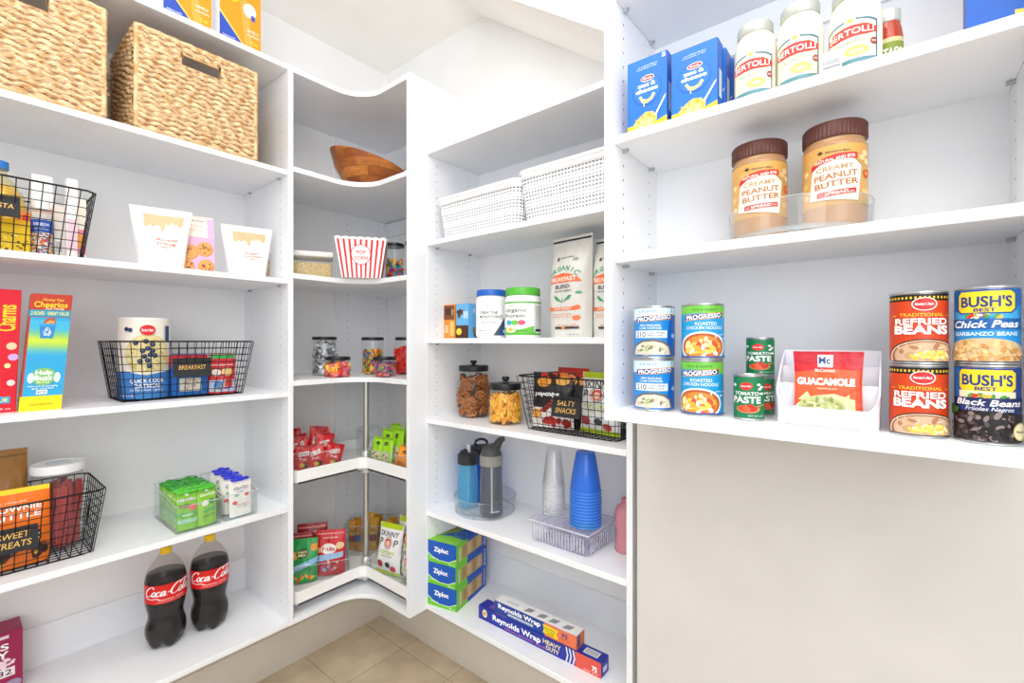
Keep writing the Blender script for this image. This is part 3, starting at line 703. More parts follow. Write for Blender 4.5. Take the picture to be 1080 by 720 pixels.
pouch('brownie_pouch', 'bright orange brownie brittle pouch with a yellow top in the sweet treats basket', 'pouch', (c.x-.025, c.y), ze, RL-.03, w, zat(bank('L', 40, .085), 514)-ze, .05, '#ef7414', bt, seed=3, tilt=-.06)
c, w = face('L', .2, -50, 29)
pouch('brown_pouch', 'plain kraft brown foil pouch behind the orange brownie pouch', 'pouch', (c.x, c.y), ze, RL, w, zat(bank('L', 15, .2), 473)-ze, .07, '#9a6a2c', [('r', .03, .93, .97, .95, '#7d5420')], seed=6, amp=2.2)
c, r = round_at('L', .185, 31, 89); hh = zat(c, 489)-ze
t = thing('licorice_jar', 'clear canister of red licorice with a white lid in the sweet treats basket', 'jar', c, ze, to_cam(c))
MB().lathe([(0, .003), (r*.9, .003), (r*.95, .01), (r*.95, hh-.01)], clear('#fafafa', .05), 36).build('jar_body', t)
lid = MB(); lid.lathe([(r*.95, hh-.022), (r*1.02, hh-.02), (r*1.04, hh-.002), (r, hh+.004), (r*.9, hh+.005), (r*.86, hh+.002), (0, hh+.002)], paint('#f0f1f3', .35), 40)
lo = lid.build('lid', t); hd = MB(); hd.box(-r*.45, -.012, hh+.002, r*.45, .012, hh+.007, paint('#c3c9cf', .3), bev=.003); lab(hd.build('lid_handle', lo), 'grey flip handle set in the lid')
for k in range(26):
    a = k*2.4; rr = r*.72*math.sqrt((k+1)/26); sp = MB(); q = random.Random(k)
    x, y = rr*math.cos(a), rr*math.sin(a); lx, ly = q.uniform(-.012, .012), q.uniform(-.012, .012); L = hh-.05-q.uniform(0, .035)
    pts = [(x+lx*v/8+.002*math.sin(v+k), y+ly*v/8+.002*math.cos(v*1.3+k), .008+L*v/8) for v in range(9)]
    sp.tube(pts, [.0078+.0012*(v % 2) for v in range(9)], foil(['#9a1f22', '#b02a2b', '#7d1518', '#c04038'][k % 4], .4), 7)
    o = sp.build('licorice_twist', loc=(c.x, c.y, ze)); tag(o, 'red licorice twist standing in the white-lidded canister', 'licorice', 'licorice twists in the canister')
# clear bins of fruit pouches
def clear_bin(name, label, p, z, rot, w, d, h, front_h=None, t_=.002, flare=1.0, haze=.07, group=None):
    front_h = front_h or h; t = thing(name, label, 'bin', p, z, rot, group); mb = MB(); m = clear('#fbfdfd', haze*.3)
    W, D = w/2, d/2; f = flare
    out = [(-W*f, -D, front_h), (W*f, -D, front_h), (W*f, D, h), (-W*f, D, h)]; bo = [(-W, -D, 0), (W, -D, 0), (W, D, 0), (-W, D, 0)]
    mb.add(bo+out, [(3, 2, 1, 0), (0, 1, 5, 4), (1, 2, 6, 5), (2, 3, 7, 6), (3, 0, 4, 7)], m)
    s = .96; bi = [(x*s, y*s, t_) for x, y, _ in bo]; oi = [(x-math.copysign(t_, x), y-math.copysign(t_, y), z_) for x, y, z_ in out]
    mb.add(bi+oi, [(0, 1, 2, 3), (1, 0, 4, 5), (2, 1, 5, 6), (3, 2, 6, 7), (0, 3, 7, 4)], m)
    mb.add(out+oi, [(k, (k+1) % 4, 4+(k+1) % 4, 4+k) for k in range(4)], clear('#f4f8f9', .3))
    mb.tube(out, .0016, clear('#f0f4f6', .35), 5, True)
    mb.build('clear_tray', t); return t
A = on_z(187, 562, ZL['E']); B_ = on_z(231, 556, ZL['E'])
bw = .125; bx = XL-.02
yb = on_x(186, bx).y+bw/2
clear_bin('clear_bin', 'clear bin full of green apple sauce pouches', (bx-.125, yb), ZL['E'], RL, bw, .25, .115, .085)
yb2 = on_x(238, bx).y+.05
clear_bin('clear_bin', 'clear bin of white yogurt pouches nearest the side panel', (bx-.125, yb2), ZL['E'], RL, .105, .25, .115, .085)
def squeeze(label, p, z, rot, w, h, col, cap, art, seed, group, tilt=0):
    t = pouch('squeeze_pouch', label, 'pouch', p, z, rot, w, h, .022, col, art, seed=seed, tilt=tilt, group=group, amp=.6, rough=.4)
    s = MB(); s.lathe([(.006, h-.006), (.006, h+.006)], paint('#eef0ee', .4), 12)
    so = s.build('spout', t)
    cp = MB(); cp.box(-.029, -.010, h+.001, .029, .010, h+.010, paint(cap, .35), bev=.0044, seg=3)
    cp.lathe([(0, h), (.009, h), (.009, h+.014), (0, h+.0145)], paint(cap, .35), 16); cp.build('cap', t); return t
go = [('t', 'GoGo', .5, .83, .1, '#ffffff', .86, .06), ('t', 'GoGo', .5, .83, .1, '#2d3b2c', .8, .0), ('r', .12, .62, .66, .7, '#7d4a44'), ('e', .75, .6, .2, .09, '#e26a5e'), ('r', 0, .36, 1, .48, '#5fb35a'), ('r', .05, .2, .95, .3, '#a5d1bd'), ('t', 'apple', .5, .42, .06, '#e9f6d4', .5)]
go2 = [('t', 'GoGo', .5, .86, .08, '#eaf7de', .8, .03), ('e', .35, .62, .19, .08, '#f0f4ea'), ('e', .7, .64, .14, .08, '#3f8a4e'), ('p', [(.15, .4), (.8, .48), (.9, .4), (.3, .36)], '#4fae66'), ('t', '90 cal', .35, .26, .06, '#2e6a3c', .3), ('t', '3.2oz', .72, .26, .06, '#2e6a3c', .3)]
rows = ['front', 'second', 'third', 'fourth', 'fifth', 'rearmost']
for k in range(6):
    for j in range(2):
        lb = f'lime green apple sauce pouch, {rows[k]} row, {"left" if j == 0 else "right"} side of its clear bin'
        squeeze(lb, (bx-.018-.036*k, yb+(j*2-1)*.0285), ZL['E']+.005, RL+(.05 if j else -.04)+math.sin(k*2.7+j)*.22, .06, .114-.001*k, '#8cc63f' if (k+j) % 2 else '#7fbf3a', '#52c234' if k < 2 else '#2f9c2b', go if j == 0 else go2, k*2+j, 'green apple sauce pouches', tilt=-.04)
yo = [('t', 'GoGo', .52, .8, .09, '#3d5a66', .66, .01, .2), ('t', 'yogurt', .55, .71, .06, '#7d86b5', .5, .0, .2), ('e', .3, .6, .1, .035, '#7cc0ae'), ('e', .75, .58, .11, .05, '#e2674a'), ('e', .2, .4, .1, .055, '#d0523e'), ('t', 'strawberry', .55, .33, .05, '#d0735e', .6), ('t', '2% milkfat', .55, .26, .03, '#8d8a86', .4)]
for k in range(5):
    squeeze(f'white yogurt pouch with a royal blue cap, {rows[k] if k < 4 else "rearmost"} in its clear bin', (bx-.02-.044*k, yb2+.004*(-1)**k), ZL['E']+.005, RL+.14*(-1)**k, .075, .118, '#efeae4', '#2b35d6', yo, 30+k, 'white yogurt pouches', tilt=-.04)

# --- shelf F : cola bottles and the burgundy box
def cola(label, p, z, rot, h):
    t = thing('cola_bottle', label, 'bottle', p, z, rot, 'large cola bottles'); S = h/.30; R = .0535*S
    def foot(r, zz, a):
        k = max(0, 1-zz/(.045*S)); l = abs(math.cos(2.5*a)); return (r*(1-.10*k*(1-l)), zz+.016*S*k*(1-l)**1.0)
    prof = [(0, .012), (.35, .004), (.62, .0), (.82, .008), (.97, .03), (1.0, .05), (.98, .065), (.88, .085), (.865, .098), (.9, .112), (.985, .135), (1.0, .15), (1.0, .2), (.97, .215), (.86, .235), (.68, .253), (.47, .268), (.32, .278), (.27, .284), (.26, .288)]
    sh = [(a*R, b_*S) for a, b_ in spline(prof, 3)]
    MB().lathe(sh, clear('#f2efec', .02, .5, .03), 60, mod=foot).build('bottle_body', t, 0)
    liq = [(max(0, a*R-.0014), b_*S+.0012) for a, b_ in spline(prof, 3) if b_ < .226]; liq.append((0, liq[-1][1]))
    lab(MB().lathe(liq, paint('#0d0504', .07, 0, .3), 60, mod=foot).build('cola', t, 0), 'dark brown cola inside')
    L = MB(); z0, z1 = .147*S, .203*S; L.lathe([(R*1.008, z0), (R*1.008, z1)], paint('#dc1a17', .3), 60); arc = PI*R
    Cc = [(.95, .78), (.9, .98), (.68, 1.0), (.38, .8), (.2, .42), (.3, .08), (.6, 0), (.95, .18)]
    sw = [(.28, .02), (.5, -.2), (1.0, -.3), (1.5, -.25), (1.9, -.38)]
    def o_(x): return [(x+.18, .5), (x+.02, .4), (x-.02, .15), (x+.12, 0), (x+.28, .12), (x+.3, .36), (x+.18, .5)]
    def c_(x): return [(x+.34, .42), (x+.2, .5), (x+.04, .3), (x+.06, .06), (x+.22, 0), (x+.4, .14)]
    def a_(x): return [(x+.34, .44), (x+.18, .5), (x+.02, .28), (x+.08, .02), (x+.24, .1), (x+.36, .46), (x+.33, .1), (x+.42, .0), (x+.55, .14)]
    st = [Cc, sw, o_(.98), c_(1.36), a_(1.8), [(2.38, .3), (2.62, .36)]]
    x0 = 2.5; st += [[(a+x0, b_*1.06) for a, b_ in Cc], [(x0+.95, .8), (x0+1.1, 1.02), (x0+1.5, 1.12), (x0+1.9, 1.02)], o_(x0+.98), [(x0+1.4, .2), (x0+1.62, .9), (x0+1.7, 1.05), (x0+1.56, .95), (x0+1.44, .2), (x0+1.56, 0), (x0+1.7, .14)], a_(x0+1.72)]
    L.art([('s', st, .10, .42, .168, '#ffffff', .085, .28), ('t', 'ORIGINAL TASTE', .58, .2, .07, '#fde9e6', .4), ('t', 'CAFFEINE CONTENT 46mg / 12 fl oz', .58, .09, .04, '#f9c9c4', .46)], arc, z1-z0, cmap(R*1.008, arc, z0), du=R*.1, rough=.3)
    L.build('paper_label', t)
    cp = MB(); n = 40
    cp.lathe([(0, .2985), (.245, .2985), (.27, .296), (.272, .281), (.0, .281)], paint('#f2c70f', .35), n, mod=None) if False else cp.lathe([(0, h), (.0135*S, h), (.0152*S, h-.002), (.0155*S, h-.019*S), (0, h-.019*S)], paint('#f2c70f', .35), n)
    cp.build('cap', t); return t
for u0, u1, yb_, yt, d, lb in ((152, 198, 683, 576, .12, 'cola bottle with a yellow cap on the bottom shelf, left of the pair'), (201, 241.5, 665, 563, .12, 'cola bottle with a yellow cap on the bottom shelf, nearer the side panel')):
    c = on_z((u0+u1)/2, yb_-6, ZL['F']); h = zat(c, yt)-ZL['F']
    cola(lb, c, ZL['F'], to_cam(c, 2), h)
p0 = on_z(24, 725, ZL['F']); zt = zat(p0, 661)
bur = [('t', "'S", .80, .77, .1, '#ffffff', .12, .02), ('t', 'Y', .80, .64, .11, '#ffffff', .12, .03), ('b', .8, .5, .1, .06, 9, ['#f2d6e2'], .04, 2), ('r', .72, .28, .92, .42, '#f6e6e6'), ('t', '32', .82, .35, .085, '#3a1a2a', .14), ('e', .55, .1, .12, .07, '#f08a1d'), ('e', .72, .1, .13, .08, '#ee3d24'), ('e', .9, .14, .09, .07, '#9a8fa6'), ('r', .1, .9, .86, .95, '#e8d4dc')]
w = .2; t = carton('candy_box', 'burgundy box numbered 32 at the bottom left corner of the frame', 'box', (p0.x-.045, p0.y-w/2+.0), ZL['F'], RL, w, .09, zt-ZL['F'], '#9c1a4c', front=bur, rough=.4)
# ================================================================== CORNER UNIT
c = Vector((.352, -.335)); r = .162
t = bpy.data.objects.new('wooden_bowl', None)
def wood_bowl():
    m, tr, b = nodes('acacia_blocks'); N = tr.nodes.new; L = tr.links.new
    tc = N('ShaderNodeTexCoord'); br = N('ShaderNodeTexBrick'); br.inputs['Scale'].default_value = 1; br.inputs['Brick Width'].default_value = .09; br.inputs['Row Height'].default_value = .032; br.inputs['Mortar Size'].default_value = .0004
    br.inputs['Color1'].default_value = lin('#8f4a1c'); br.inputs['Color2'].default_value = lin('#c47a36'); br.inputs['Mortar'].default_value = lin('#5a2c10')
    cyl = N('ShaderNodeSeparateXYZ'); at = N('ShaderNodeMath'); at.operation = 'ARCTAN2'; ml = N('ShaderNodeMath'); ml.operation = 'MULTIPLY'; ml.inputs[1].default_value = .14; cb = N('ShaderNodeCombineXYZ')
    L(tc.outputs['Object'], cyl.inputs[0]); L(cyl.outputs['Y'], at.inputs[0]); L(cyl.outputs['X'], at.inputs[1]); L(at.outputs[0], ml.inputs[0]); L(ml.outputs[0], cb.inputs['X']); L(cyl.outputs['Z'], cb.inputs['Y']); L(cb.outputs[0], br.inputs['Vector'])
    n = N('ShaderNodeTexNoise'); n.inputs['Scale'].default_value = 30; n.inputs['Detail'].default_value = 5; mp = N('ShaderNodeMapping'); mp.inputs['Scale'].default_value = (1, 1, 6); L(tc.outputs['Object'], mp.inputs[0]); L(mp.outputs[0], n.inputs['Vector'])
    mx = N('ShaderNodeMixRGB'); mx.blend_type = 'OVERLAY'; mx.inputs[0].default_value = .55; L(br.outputs['Color'], mx.inputs[1]); L(n.outputs['Fac'], mx.inputs[2]); L(mx.outputs[0], b.inputs['Base Color']); b.inputs['Roughness'].default_value = .3
    return m
bpy.data.objects.remove(t)
mb = MB(); hb = .122; dirx, diry = RX, RY
def slant(r_, z_, a):       # rim rises towards the left end of the bowl
    k = math.cos(a)*dirx+math.sin(a)*diry
    return (r_, z_*(1-.36*k))
pr = [(0, 0), (.06, 0), (.075, .004), (.105, .03), (.135, .07), (.152, hb), (.147, hb), (.13, .074), (.1, .036), (.07, .014), (0, .01)]
mb.lathe([(a*r/.152, b_) for a, b_ in pr], wood_bowl(), 64, mod=slant)
tag(mb.build('wooden_bowl', loc=(c.x+.0, c.y, ZC['C2'])), 'brown wooden salad bowl on the upper curved corner shelf', 'bowl')
# grain box
z = ZC['C3']; p = on_z(333, 288, z); al = math.radians(90)
t = thing('grain_container', 'clear rectangular container of grain with a white lid on the corner shelf', 'container', (.243, -.588), z, math.radians(62)); w, d, h = .245, .12, .108
MB().box(-w/2, -d/2, 0, w/2, d/2, h-.02, clear('#fdfdfd', .02, .6), bev=.008).build('container_body', t)
MB().box(-w/2-.003, -d/2-.003, h-.022, w/2+.003, d/2+.003, h, paint('#f0efec', .4), bev=.006).build('lid', t)
o = MB().box(-w/2+.004, -d/2+.004, .004, w/2-.004, d/2-.004, h*.58, noisy('oat_grain', '#b89a5e', '#e6d3a0', 260, .7, bump=.8), bev=.006).build('grain', loc=(.243, -.588, z), rot=(0, 0, math.radians(62))); tag(o, 'golden grain filling the clear white-lidded container', 'grain'); o['kind'] = 'stuff'
# popcorn bucket
c = on_z(376, 292.5, z); c = c+Vector((FX, FY))*.075; dp = depth(c); rot = to_cam(c, -4)
t = thing('popcorn_bucket', 'red and white striped popcorn bucket on the curved corner shelf', 'bucket', c, z, rot); w0, w1, h = .148, .198, .158
mb = MB(); PW = paint('#f7f4f2', .45); PR = '#d3202f'
def side(a, v, sgn, axis, off=0):
    wv = (w0+(w1-w0)*v)/2; hz = h*v
    x, y = a*wv, -wv-off
    for _ in range(axis): x, y = -y, x
    return (x, y, hz)
for ax in range(4):
    n = 45
    vs = []; fs = []
    for i in range(n+1):
        a = -1+2*i/n; vt = 1-.035*abs(math.sin(PI*4.5*(a+1)))**.7 if False else .965+.035*abs(math.sin(PI*3.5*(a+1)))
        vs += [side(a, 0, 1, ax), side(a, vt, 1, ax), side(a*.985, vt, 1, ax, -.002), side(a*.97, .02, 1, ax, -.002)]
    for i in range(n):
        k = 4*i; fs += [(k, k+4, k+5, k+1), (k+1, k+5, k+6, k+2), (k+2, k+6, k+7, k+3)]
    mb.add(vs, fs, PW)
    st = []
    for k in range(9):
        a = .06+k*.11; st.append(('p', [(a-.022, 0), (a+.022, 0), (a+.022, .93), (a-.022, .93)], PR))
    st += [('e', .5, .56, .215, .25, PR), ('e', .5, .56, .2, .232, '#f7f4f2'), ('t', 'POP', .5, .62, .085, PR, .2, .02), ('t', 'CORN', .5, .48, .085, PR, .29, .02)]
    mb.art(st, 1, 1, lambda u, v, o, ax=ax: side(2*u-1, v, 1, ax, o+.0003))
mb.add([side(-1, 0.005, 1, k) for k in range(4)], [(0, 1, 2, 3)], PW)
mb.build('striped_bucket', t)
# candy jars
def sweets(cols, size, sub=1, sq=(1, 1, .6), rough=.25):
    def mk(mb, p, q):
        from mathutils import Euler
        mb.ball(p, size, paint(cols[q.randrange(len(cols))], rough), sub, sq, Euler((q.uniform(0, 3), q.uniform(0, 3), 0)))
    return mk
def cubes(cols, s):
    def mk(mb, p, q):
        from mathutils import Euler
        b = bmesh.new(); bmesh.ops.create_cube(b, size=1); e = Euler((q.uniform(0, 3), q.uniform(0, 3), q.uniform(0, 3)))
        for v in b.verts: v.co = Vector((v.co.x*s[0], v.co.y*s[1], v.co.z*s[2])); v.co.rotate(e); v.co += Vector(p)
        mb.bm(b, paint(cols[q.randrange(len(cols))], .3))
    return mk
def kisses(mb, p, q):
    from mathutils import Euler
    n = 10; e = Euler((q.uniform(-1.2, 1.2), q.uniform(-1.2, 1.2), q.uniform(0, 6))); s = .0115
    m = paint(['#d9dbde', '#b9bdc2', '#84888e', '#eceef0'][q.randrange(4)], .3, .35)
    vs = []; 
    for r_, z_ in ((0, 0), (.9, 0), (1, .25), (.7, .75), (.28, 1.2), (.12, 1.6), (.35, 2.1)):
        for k in range(n): w_ = Vector((r_*s*math.cos(2*PI*k/n), r_*s*math.sin(2*PI*k/n), z_*s)); w_.rotate(e); vs.append(w_+Vector(p))
    mb.add(vs, [(j*n+k, j*n+(k+1) % n, (j+1)*n+(k+1) % n, (j+1)*n+k) for j in range(6) for k in range(n)], m, True)
MMS = ['#d3241d', '#e8691c', '#f2c522', '#3d9a3a', '#2a66b8', '#5a2f1c', '#f2c522']
SKI = ['#c62a33', '#7a3fa0', '#5aa83a', '#e36a86', '#e98a3a', '#4a4fa8', '#d9485c']
GUM = ['#e8452f', '#f0a02c', '#f4d24a', '#e9768a', '#ef6a3a', '#d8352c']
z = ZC['C4']
def zc_front(u, yb): return on_z(u, yb, z)
def put_jar(u0, u1, yb, yt, label, fill, mk, n, fl, seed, name='candy_jar', sw='candies', fh=.7, zz=None, cat='jar'):
    zz = z if zz is None else zz
    f = on_z((u0+u1)/2, yb, zz); dp = depth(f); r = (u1-u0)/2/FPX*dp*.93/1.03
    c = f+(f-CAM.xy).normalized()*r; h = zat(c, yt)-zz
    jar(name, label, cat, c, zz, r, h, None); heap(fill, 'candy', sw, c, zz+.006, r-.010, h*fh, n, mk, seed); return c, r
put_jar(329, 355.5, 396, 355, 'tall candy jar of silver wrapped chocolates on the corner shelf', 'silver foil wrapped chocolates in the tall candy jar', kisses, 110, 0, 3, fh=.78, sw='foil_chocolates')
put_jar(342, 370, 398.3, 376, 'short candy jar of orange and pink gummies in front of the silver chocolates', 'orange, yellow and pink gummies in the short jar', cubes(GUM, (.017, .017, .02)), 60, 0, 5, fh=.62, sw='gummies')
put_jar(380.5, 405.5, 395, 355.5, 'tall candy jar of multicoloured chocolate candies on the corner shelf', 'multicoloured chocolate candies in the tall jar', sweets(MMS, .0075), 330, 0, 6, fh=.62, sw='chocolate_candies')
put_jar(392.5, 418.5, 398, 376, 'short candy jar of dark rainbow candies in front of the chocolate candies', 'dark rainbow fruit candies in the short jar', sweets(SKI, .0065), 260, 0, 8, fh=.66, sw='fruit_candies')
put_jar(416, 441, 395, 355.5, 'tall candy jar of red candies half hidden by the side panel', 'red candies in the half hidden jar', cubes(['#d8241f', '#c41a1a', '#e83a2c'], (.016, .016, .034)), 90, 0, 9, fh=.66, sw='red_candies')
z = ZC['C3']
def at_depth(u, x): return on_x(u, x)
for u0, u1, yb, yt, lb, fill, sd, mk in ((405.5, 427, 291, 257.5, 'candy jar of bright gummy worms beside the popcorn bucket', 'pink, yellow and orange gummy worms in the jar', 3, sweets(['#e23d6a', '#f0b02a', '#7a3fa0', '#ef6a3a', '#2a9ab8', '#f4d24a'], .013, 1, (1.6, .6, .6))), (427, 446, 291, 255, 'black-lidded jar mostly hidden by the right panel of the corner unit', 'dark pink candies in the mostly hidden jar', 4, sweets(['#a82a5a', '#d0405a', '#6a2a6a'], .011))):
    p = on_y((u0+u1)/2, -.25); dp = depth(p); r = (u1-u0)/2/FPX*dp*.93/1.03
    h = (zat(p, yt)-z)
    jar('candy_jar', lb, 'jar', p, z, r, h, None); heap(fill, 'candy', 'gummy_worms', p, z+.006, r-.01, h*.55, 70, mk, sd)

# ---- carousel bins and bags
def on_tray(tz, u, rr): # point of tray tz in column u, on a circle of radius rr seen from the pole (rear side)
    v = (u-540)/FPX; d = Vector((FX+v*RX, FY+v*RY)); o = CAM.xy-Vector((PX, PY)); a = d.dot(d); b_ = o.dot(d); cc = o.dot(o)-rr*rr
    s = (-b_+math.sqrt(b_*b_-a*cc))/a; return CAM.xy+d*s
zt = ZC['T1']+.001
RED = [('p', [(.22, .52), (.78, .62), (.76, .8), (.24, .7)], '#f4f0ec'), ('t', 'BITES', .5, .66, .12, '#a8141c', .46, .02, 0, 10), ('t', 'fruit', .5, .45, .09, '#ffffff', .4, .01), ('e', .62, .2, .24, .12, '#3a1a14'), ('e', .5, .2, .14, .09, '#e8b53a'), ('r', .05, .93, .95, .99, '#a3151c')]
clear_bin('clear_bin', 'clear bin of red snack bags on the upper carousel tray', (.215, -.535), zt, math.radians(62), .23, .13, .12, .075, group=None)
spots = [(-.085, -.046, -8, 0), (-.03, -.05, 6, 0), (.03, -.046, -4, 0), (.083, -.04, 10, 0), (-.075, -.015, 4, .035), (-.02, -.01, -8, .04), (.04, -.005, 8, .042), (-.06, .02, -3, .06), (.02, .028, 5, .064), (.075, .02, -9, .05)]
names = ['front row, nearest the left panel', 'front row, second from the left panel', 'front row, second from the pole', 'front row, nearest the pole', 'middle row left', 'middle row centre', 'middle row right', 'back row left', 'back row centre, standing tallest', 'back row right']
ca, sa = math.cos(math.radians(62)), math.sin(math.radians(62))
for i, (dx, dy, ro, up) in enumerate(spots):
    pouch('snack_bag', 'red snack bag in the upper carousel bin, '+names[i], 'snack bag', (.215+dx*ca-dy*sa, -.535+dx*sa+dy*ca), zt+.003, math.radians(62+ro), .075, .098+up, .02, '#cf1a22', RED, 'pillow', i+1, tilt=-.18, roll=math.radians(ro*1.6), group='red snack bags in the upper carousel bin')
lx, ly, la = .51, -.305, math.radians(4)
clear_bin('clear_bin', 'clear bin of lime green bags on the upper carousel tray', (lx, ly), zt, la, .245, .13, .12, .075)
LIME = [('e', .5, .8, .15, .06, '#16241a'), ('t', 'pop', .5, .8, .035, '#c6e84a', .18), ('p', [(.12, .04), (.88, .04), (.8, .5), (.5, .58), (.2, .5)], '#d9d2a8'), ('b', .5, .3, .3, .18, 16, ['#8a7a4a', '#b04a3a', '#f4ecd0', '#6a8a3a'], .09, 4), ('r', .04, .94, .96, .99, '#7cae1e')]
ORN = [('e', .5, .8, .15, .06, '#3a2410'), ('t', 'pop', .5, .8, .035, '#f6c23a', .18), ('p', [(.12, .04), (.88, .04), (.8, .42), (.2, .42)], '#c8741e'), ('r', .04, .94, .96, .99, '#c87a1a')]
ca, sa = math.cos(la), math.sin(la)
lime = [(-.085, -.046, 5, 0, 'front left beside the pole'), (-.015, -.05, -4, .005, 'front centre'), (-.08, -.012, 8, .03, 'second row left'), (.0, -.012, -3, .04, 'second row right'), (-.05, .02, -6, .05, 'back left'), (.02, .024, 4, .058, 'back right')]
for i, (dx, dy, ro, up, nm) in enumerate(lime):
    pouch('snack_bag', 'lime green snack bag in the upper carousel bin, '+nm, 'snack bag', (lx+dx*ca-dy*sa, ly+dx*sa+dy*ca), zt+.003, la+math.radians(ro), .076, .122+up, .022, '#9ad225', LIME, 'pillow', 20+i, tilt=-.15, roll=math.radians(ro), group='lime green bags in the upper carousel bin')
for i, (dx, dy, ro, up, nm) in enumerate([(.06, -.046, 12, 0, 'in front'), (.085, -.01, 4, .03, 'behind the front orange bag')]):
    pouch('snack_bag', 'orange snack bag beside the lime bags on the upper tray, '+nm, 'snack bag', (lx+dx*ca-dy*sa, ly+dx*sa+dy*ca), zt+.003, la+math.radians(ro), .07, .105+up, .022, '#ef9320', ORN, 'pillow', 40+i, tilt=-.15, roll=math.radians(ro+6), group='orange bags in the upper carousel bin')
pouch('snack_bag', 'blue snack bag behind the lime green bags on the upper tray', 'snack bag', (lx+.08*ca-.03*sa, ly+.08*sa+.03*ca), zt+.003, la, .07, .155, .022, '#2f62b4', [('r', .1, .1, .9, .5, '#d8c7b0')], 'pillow', 47, tilt=-.1)
clear_bin('clear_bin', 'empty clear wedge bin behind the pole on the upper carousel tray', (.205, -.215), zt, math.radians(42), .12, .14, .12, .12, haze=.12)
# lower tray
zt = ZC['T2']+.001
GRN = [('e', .22, .62, .17, .1, '#e8a83a'), ('e', .22, .62, .07, .04, '#f6dc9a'), ('e', .9, .78, .14, .09, '#e0982e'), ('e', .52, .66, .2, .12, '#2a5a34'), ('t', 'snack', .52, .7, .06, '#f4e6a0', .3, .02), ('t', 'MIX', .52, .62, .06, '#f4e6a0', .26, .02), ('p', [(.1, .2), (1, .42), (1, .56), (.12, .34)], '#8fc3e8'), ('t', 'cheddar', .55, .385, .06, '#ffffff', .5, .01, 0, 13), ('b', .5, .1, .4, .06, 10, ['#c96a2a', '#e8b04a'], .08, 3)]
RDP = [('r', .04, .9, .96, .93, '#e88a84'), ('t', 'snack house', .5, .83, .035, '#fbe6e2', .5), ('e', .45, .58, .26, .12, '#fbeee8'), ('t', 'Fruits', .45, .58, .1, '#b5121c', .42, .03), ('e', .83, .64, .14, .08, '#e9c79a'), ('e', .13, .56, .11, .06, '#e9b08a'), ('p', [(.06, .3), (.94, .38), (.94, .5), (.06, .44)], '#9fc2e6'), ('b', .5, .2, .36, .1, 18, ['#8f9fd0', '#d0566a', '#e8c6b0', '#7a2a50'], .08, 6)]
clear_bin('clear_bin', 'clear bin of green and red pouches on the lower carousel tray', (.225, -.517), zt, math.radians(62), .27, .13, .12, .07)
ca, sa = math.cos(math.radians(62)), math.sin(math.radians(62))
def lp(dx, dy): return (.215+dx*ca-dy*sa, -.535+dx*sa+dy*ca)
pouch('snack_pouch', 'green snack pouch in front on the lower carousel tray', 'pouch', lp(-.028, -.043), zt+.003, math.radians(54), .118, .165, .05, '#1f9f4a', GRN, seed=3, tilt=-.16)
pouch('snack_pouch', 'red fruit pouch between the green pouch and the pole on the lower tray', 'pouch', lp(.082, -.02), zt+.003, math.radians(50), .118, .18, .04, '#c9222c', RDP, seed=5, tilt=-.08)
pouch('snack_pouch', 'dark red pouch behind the green pouch, nearer the left panel', 'pouch', lp(-.045, .005), zt+.003, math.radians(58), .118, .175, .035, '#a8161f', RDP[:3], seed=7, tilt=-.12)
pouch('snack_pouch', 'dark red pouch farthest back behind the green pouch on the lower tray', 'pouch', lp(.01, .04), zt+.003, math.radians(56), .12, .195, .035, '#a0141d', RDP[:3], seed=9, tilt=-.12)
clear_bin('clear_bin', 'clear wedge bin of gold snack bars behind the pole', (.205, -.215), zt, math.radians(42), .24, .15, .135, .135, haze=.1)
q = random.Random(3); ca2, sa2 = math.cos(math.radians(42)), math.sin(math.radians(42))
pl = ['left front', 'left rear', 'centre left', 'centre', 'centre right', 'right front', 'right rear']
for i in range(7):
    dx, dy = -.09+.03*i, q.uniform(-.04, .04)
    pouch('snack_bar', f'gold wrapped snack bar standing in the wedge bin behind the pole, {pl[i]}', 'snack bar', (.205+dx*ca2-dy*sa2, -.215+dx*sa2+dy*ca2), zt+.004, math.radians(42+q.uniform(-25, 25)), .045, .14+q.uniform(-.01, .02), .018, ['#c9921f', '#b5791a', '#d8a52e'][i % 3], [('r', .1, .3, .9, .5, ['#7a2a1c', '#274f8f', '#2f6a3a'][i % 3]), ('t', 'bar', .5, .65, .08, '#4a2a10', .5)], 'pillow', 60+i, tilt=q.uniform(-.1, .1), roll=q.uniform(-.15, .15), group='gold snack bars in the wedge bin')
def popbag(label, p, z_, rot, w, h, d, seed, tilt, group):
    face_ = [('r', .03, .9, .97, 1, '#b8cf1e'), ('r', .0, 0, 1, .07, '#b8cf1e'), ('t', 'SKINNY', .5, .8, .1, '#3a3c46', .78), ('t', 'P', .2, .64, .13, '#3a3c46', .15), ('t', 'P', .84, .64, .13, '#3a3c46', .15), ('e', .52, .63, .19, .115, '#4a2428'), ('e', .52, .63, .175, .105, '#f3f1ee'), ('e', .52, .63, .15, .09, '#d5453c'), ('e', .52, .62, .1, .06, '#eec3a6'), ('t', 'POPCORN', .5, .45, .07, '#a9c21d', .62, .01), ('t', 'dairy free', .5, .38, .035, '#8a9a2c', .5), ('e', .2, .2, .13, .075, '#b93a40'), ('e', .55, .2, .1, .06, '#3c3f4c'), ('e', .75, .13, .11, .06, '#c9474b')]
    return pouch('popcorn_bag', label, 'snack bag', p, z_, rot, w, h, d, '#eeedeb', face_, 'pillow', seed, tilt=tilt, group=group)
popbag('white popcorn bag with a lime top, in front on the lower carousel tray', (.468, -.325), zt+.004, math.radians(14), .125, .205, .045, 2, -.16, 'white popcorn bags on the lower carousel tray')
popbag('white popcorn bag behind the front one on the lower carousel tray', (.515, -.262), zt+.004, math.radians(10), .125, .225, .045, 4, -.12, 'white popcorn bags on the lower carousel tray')
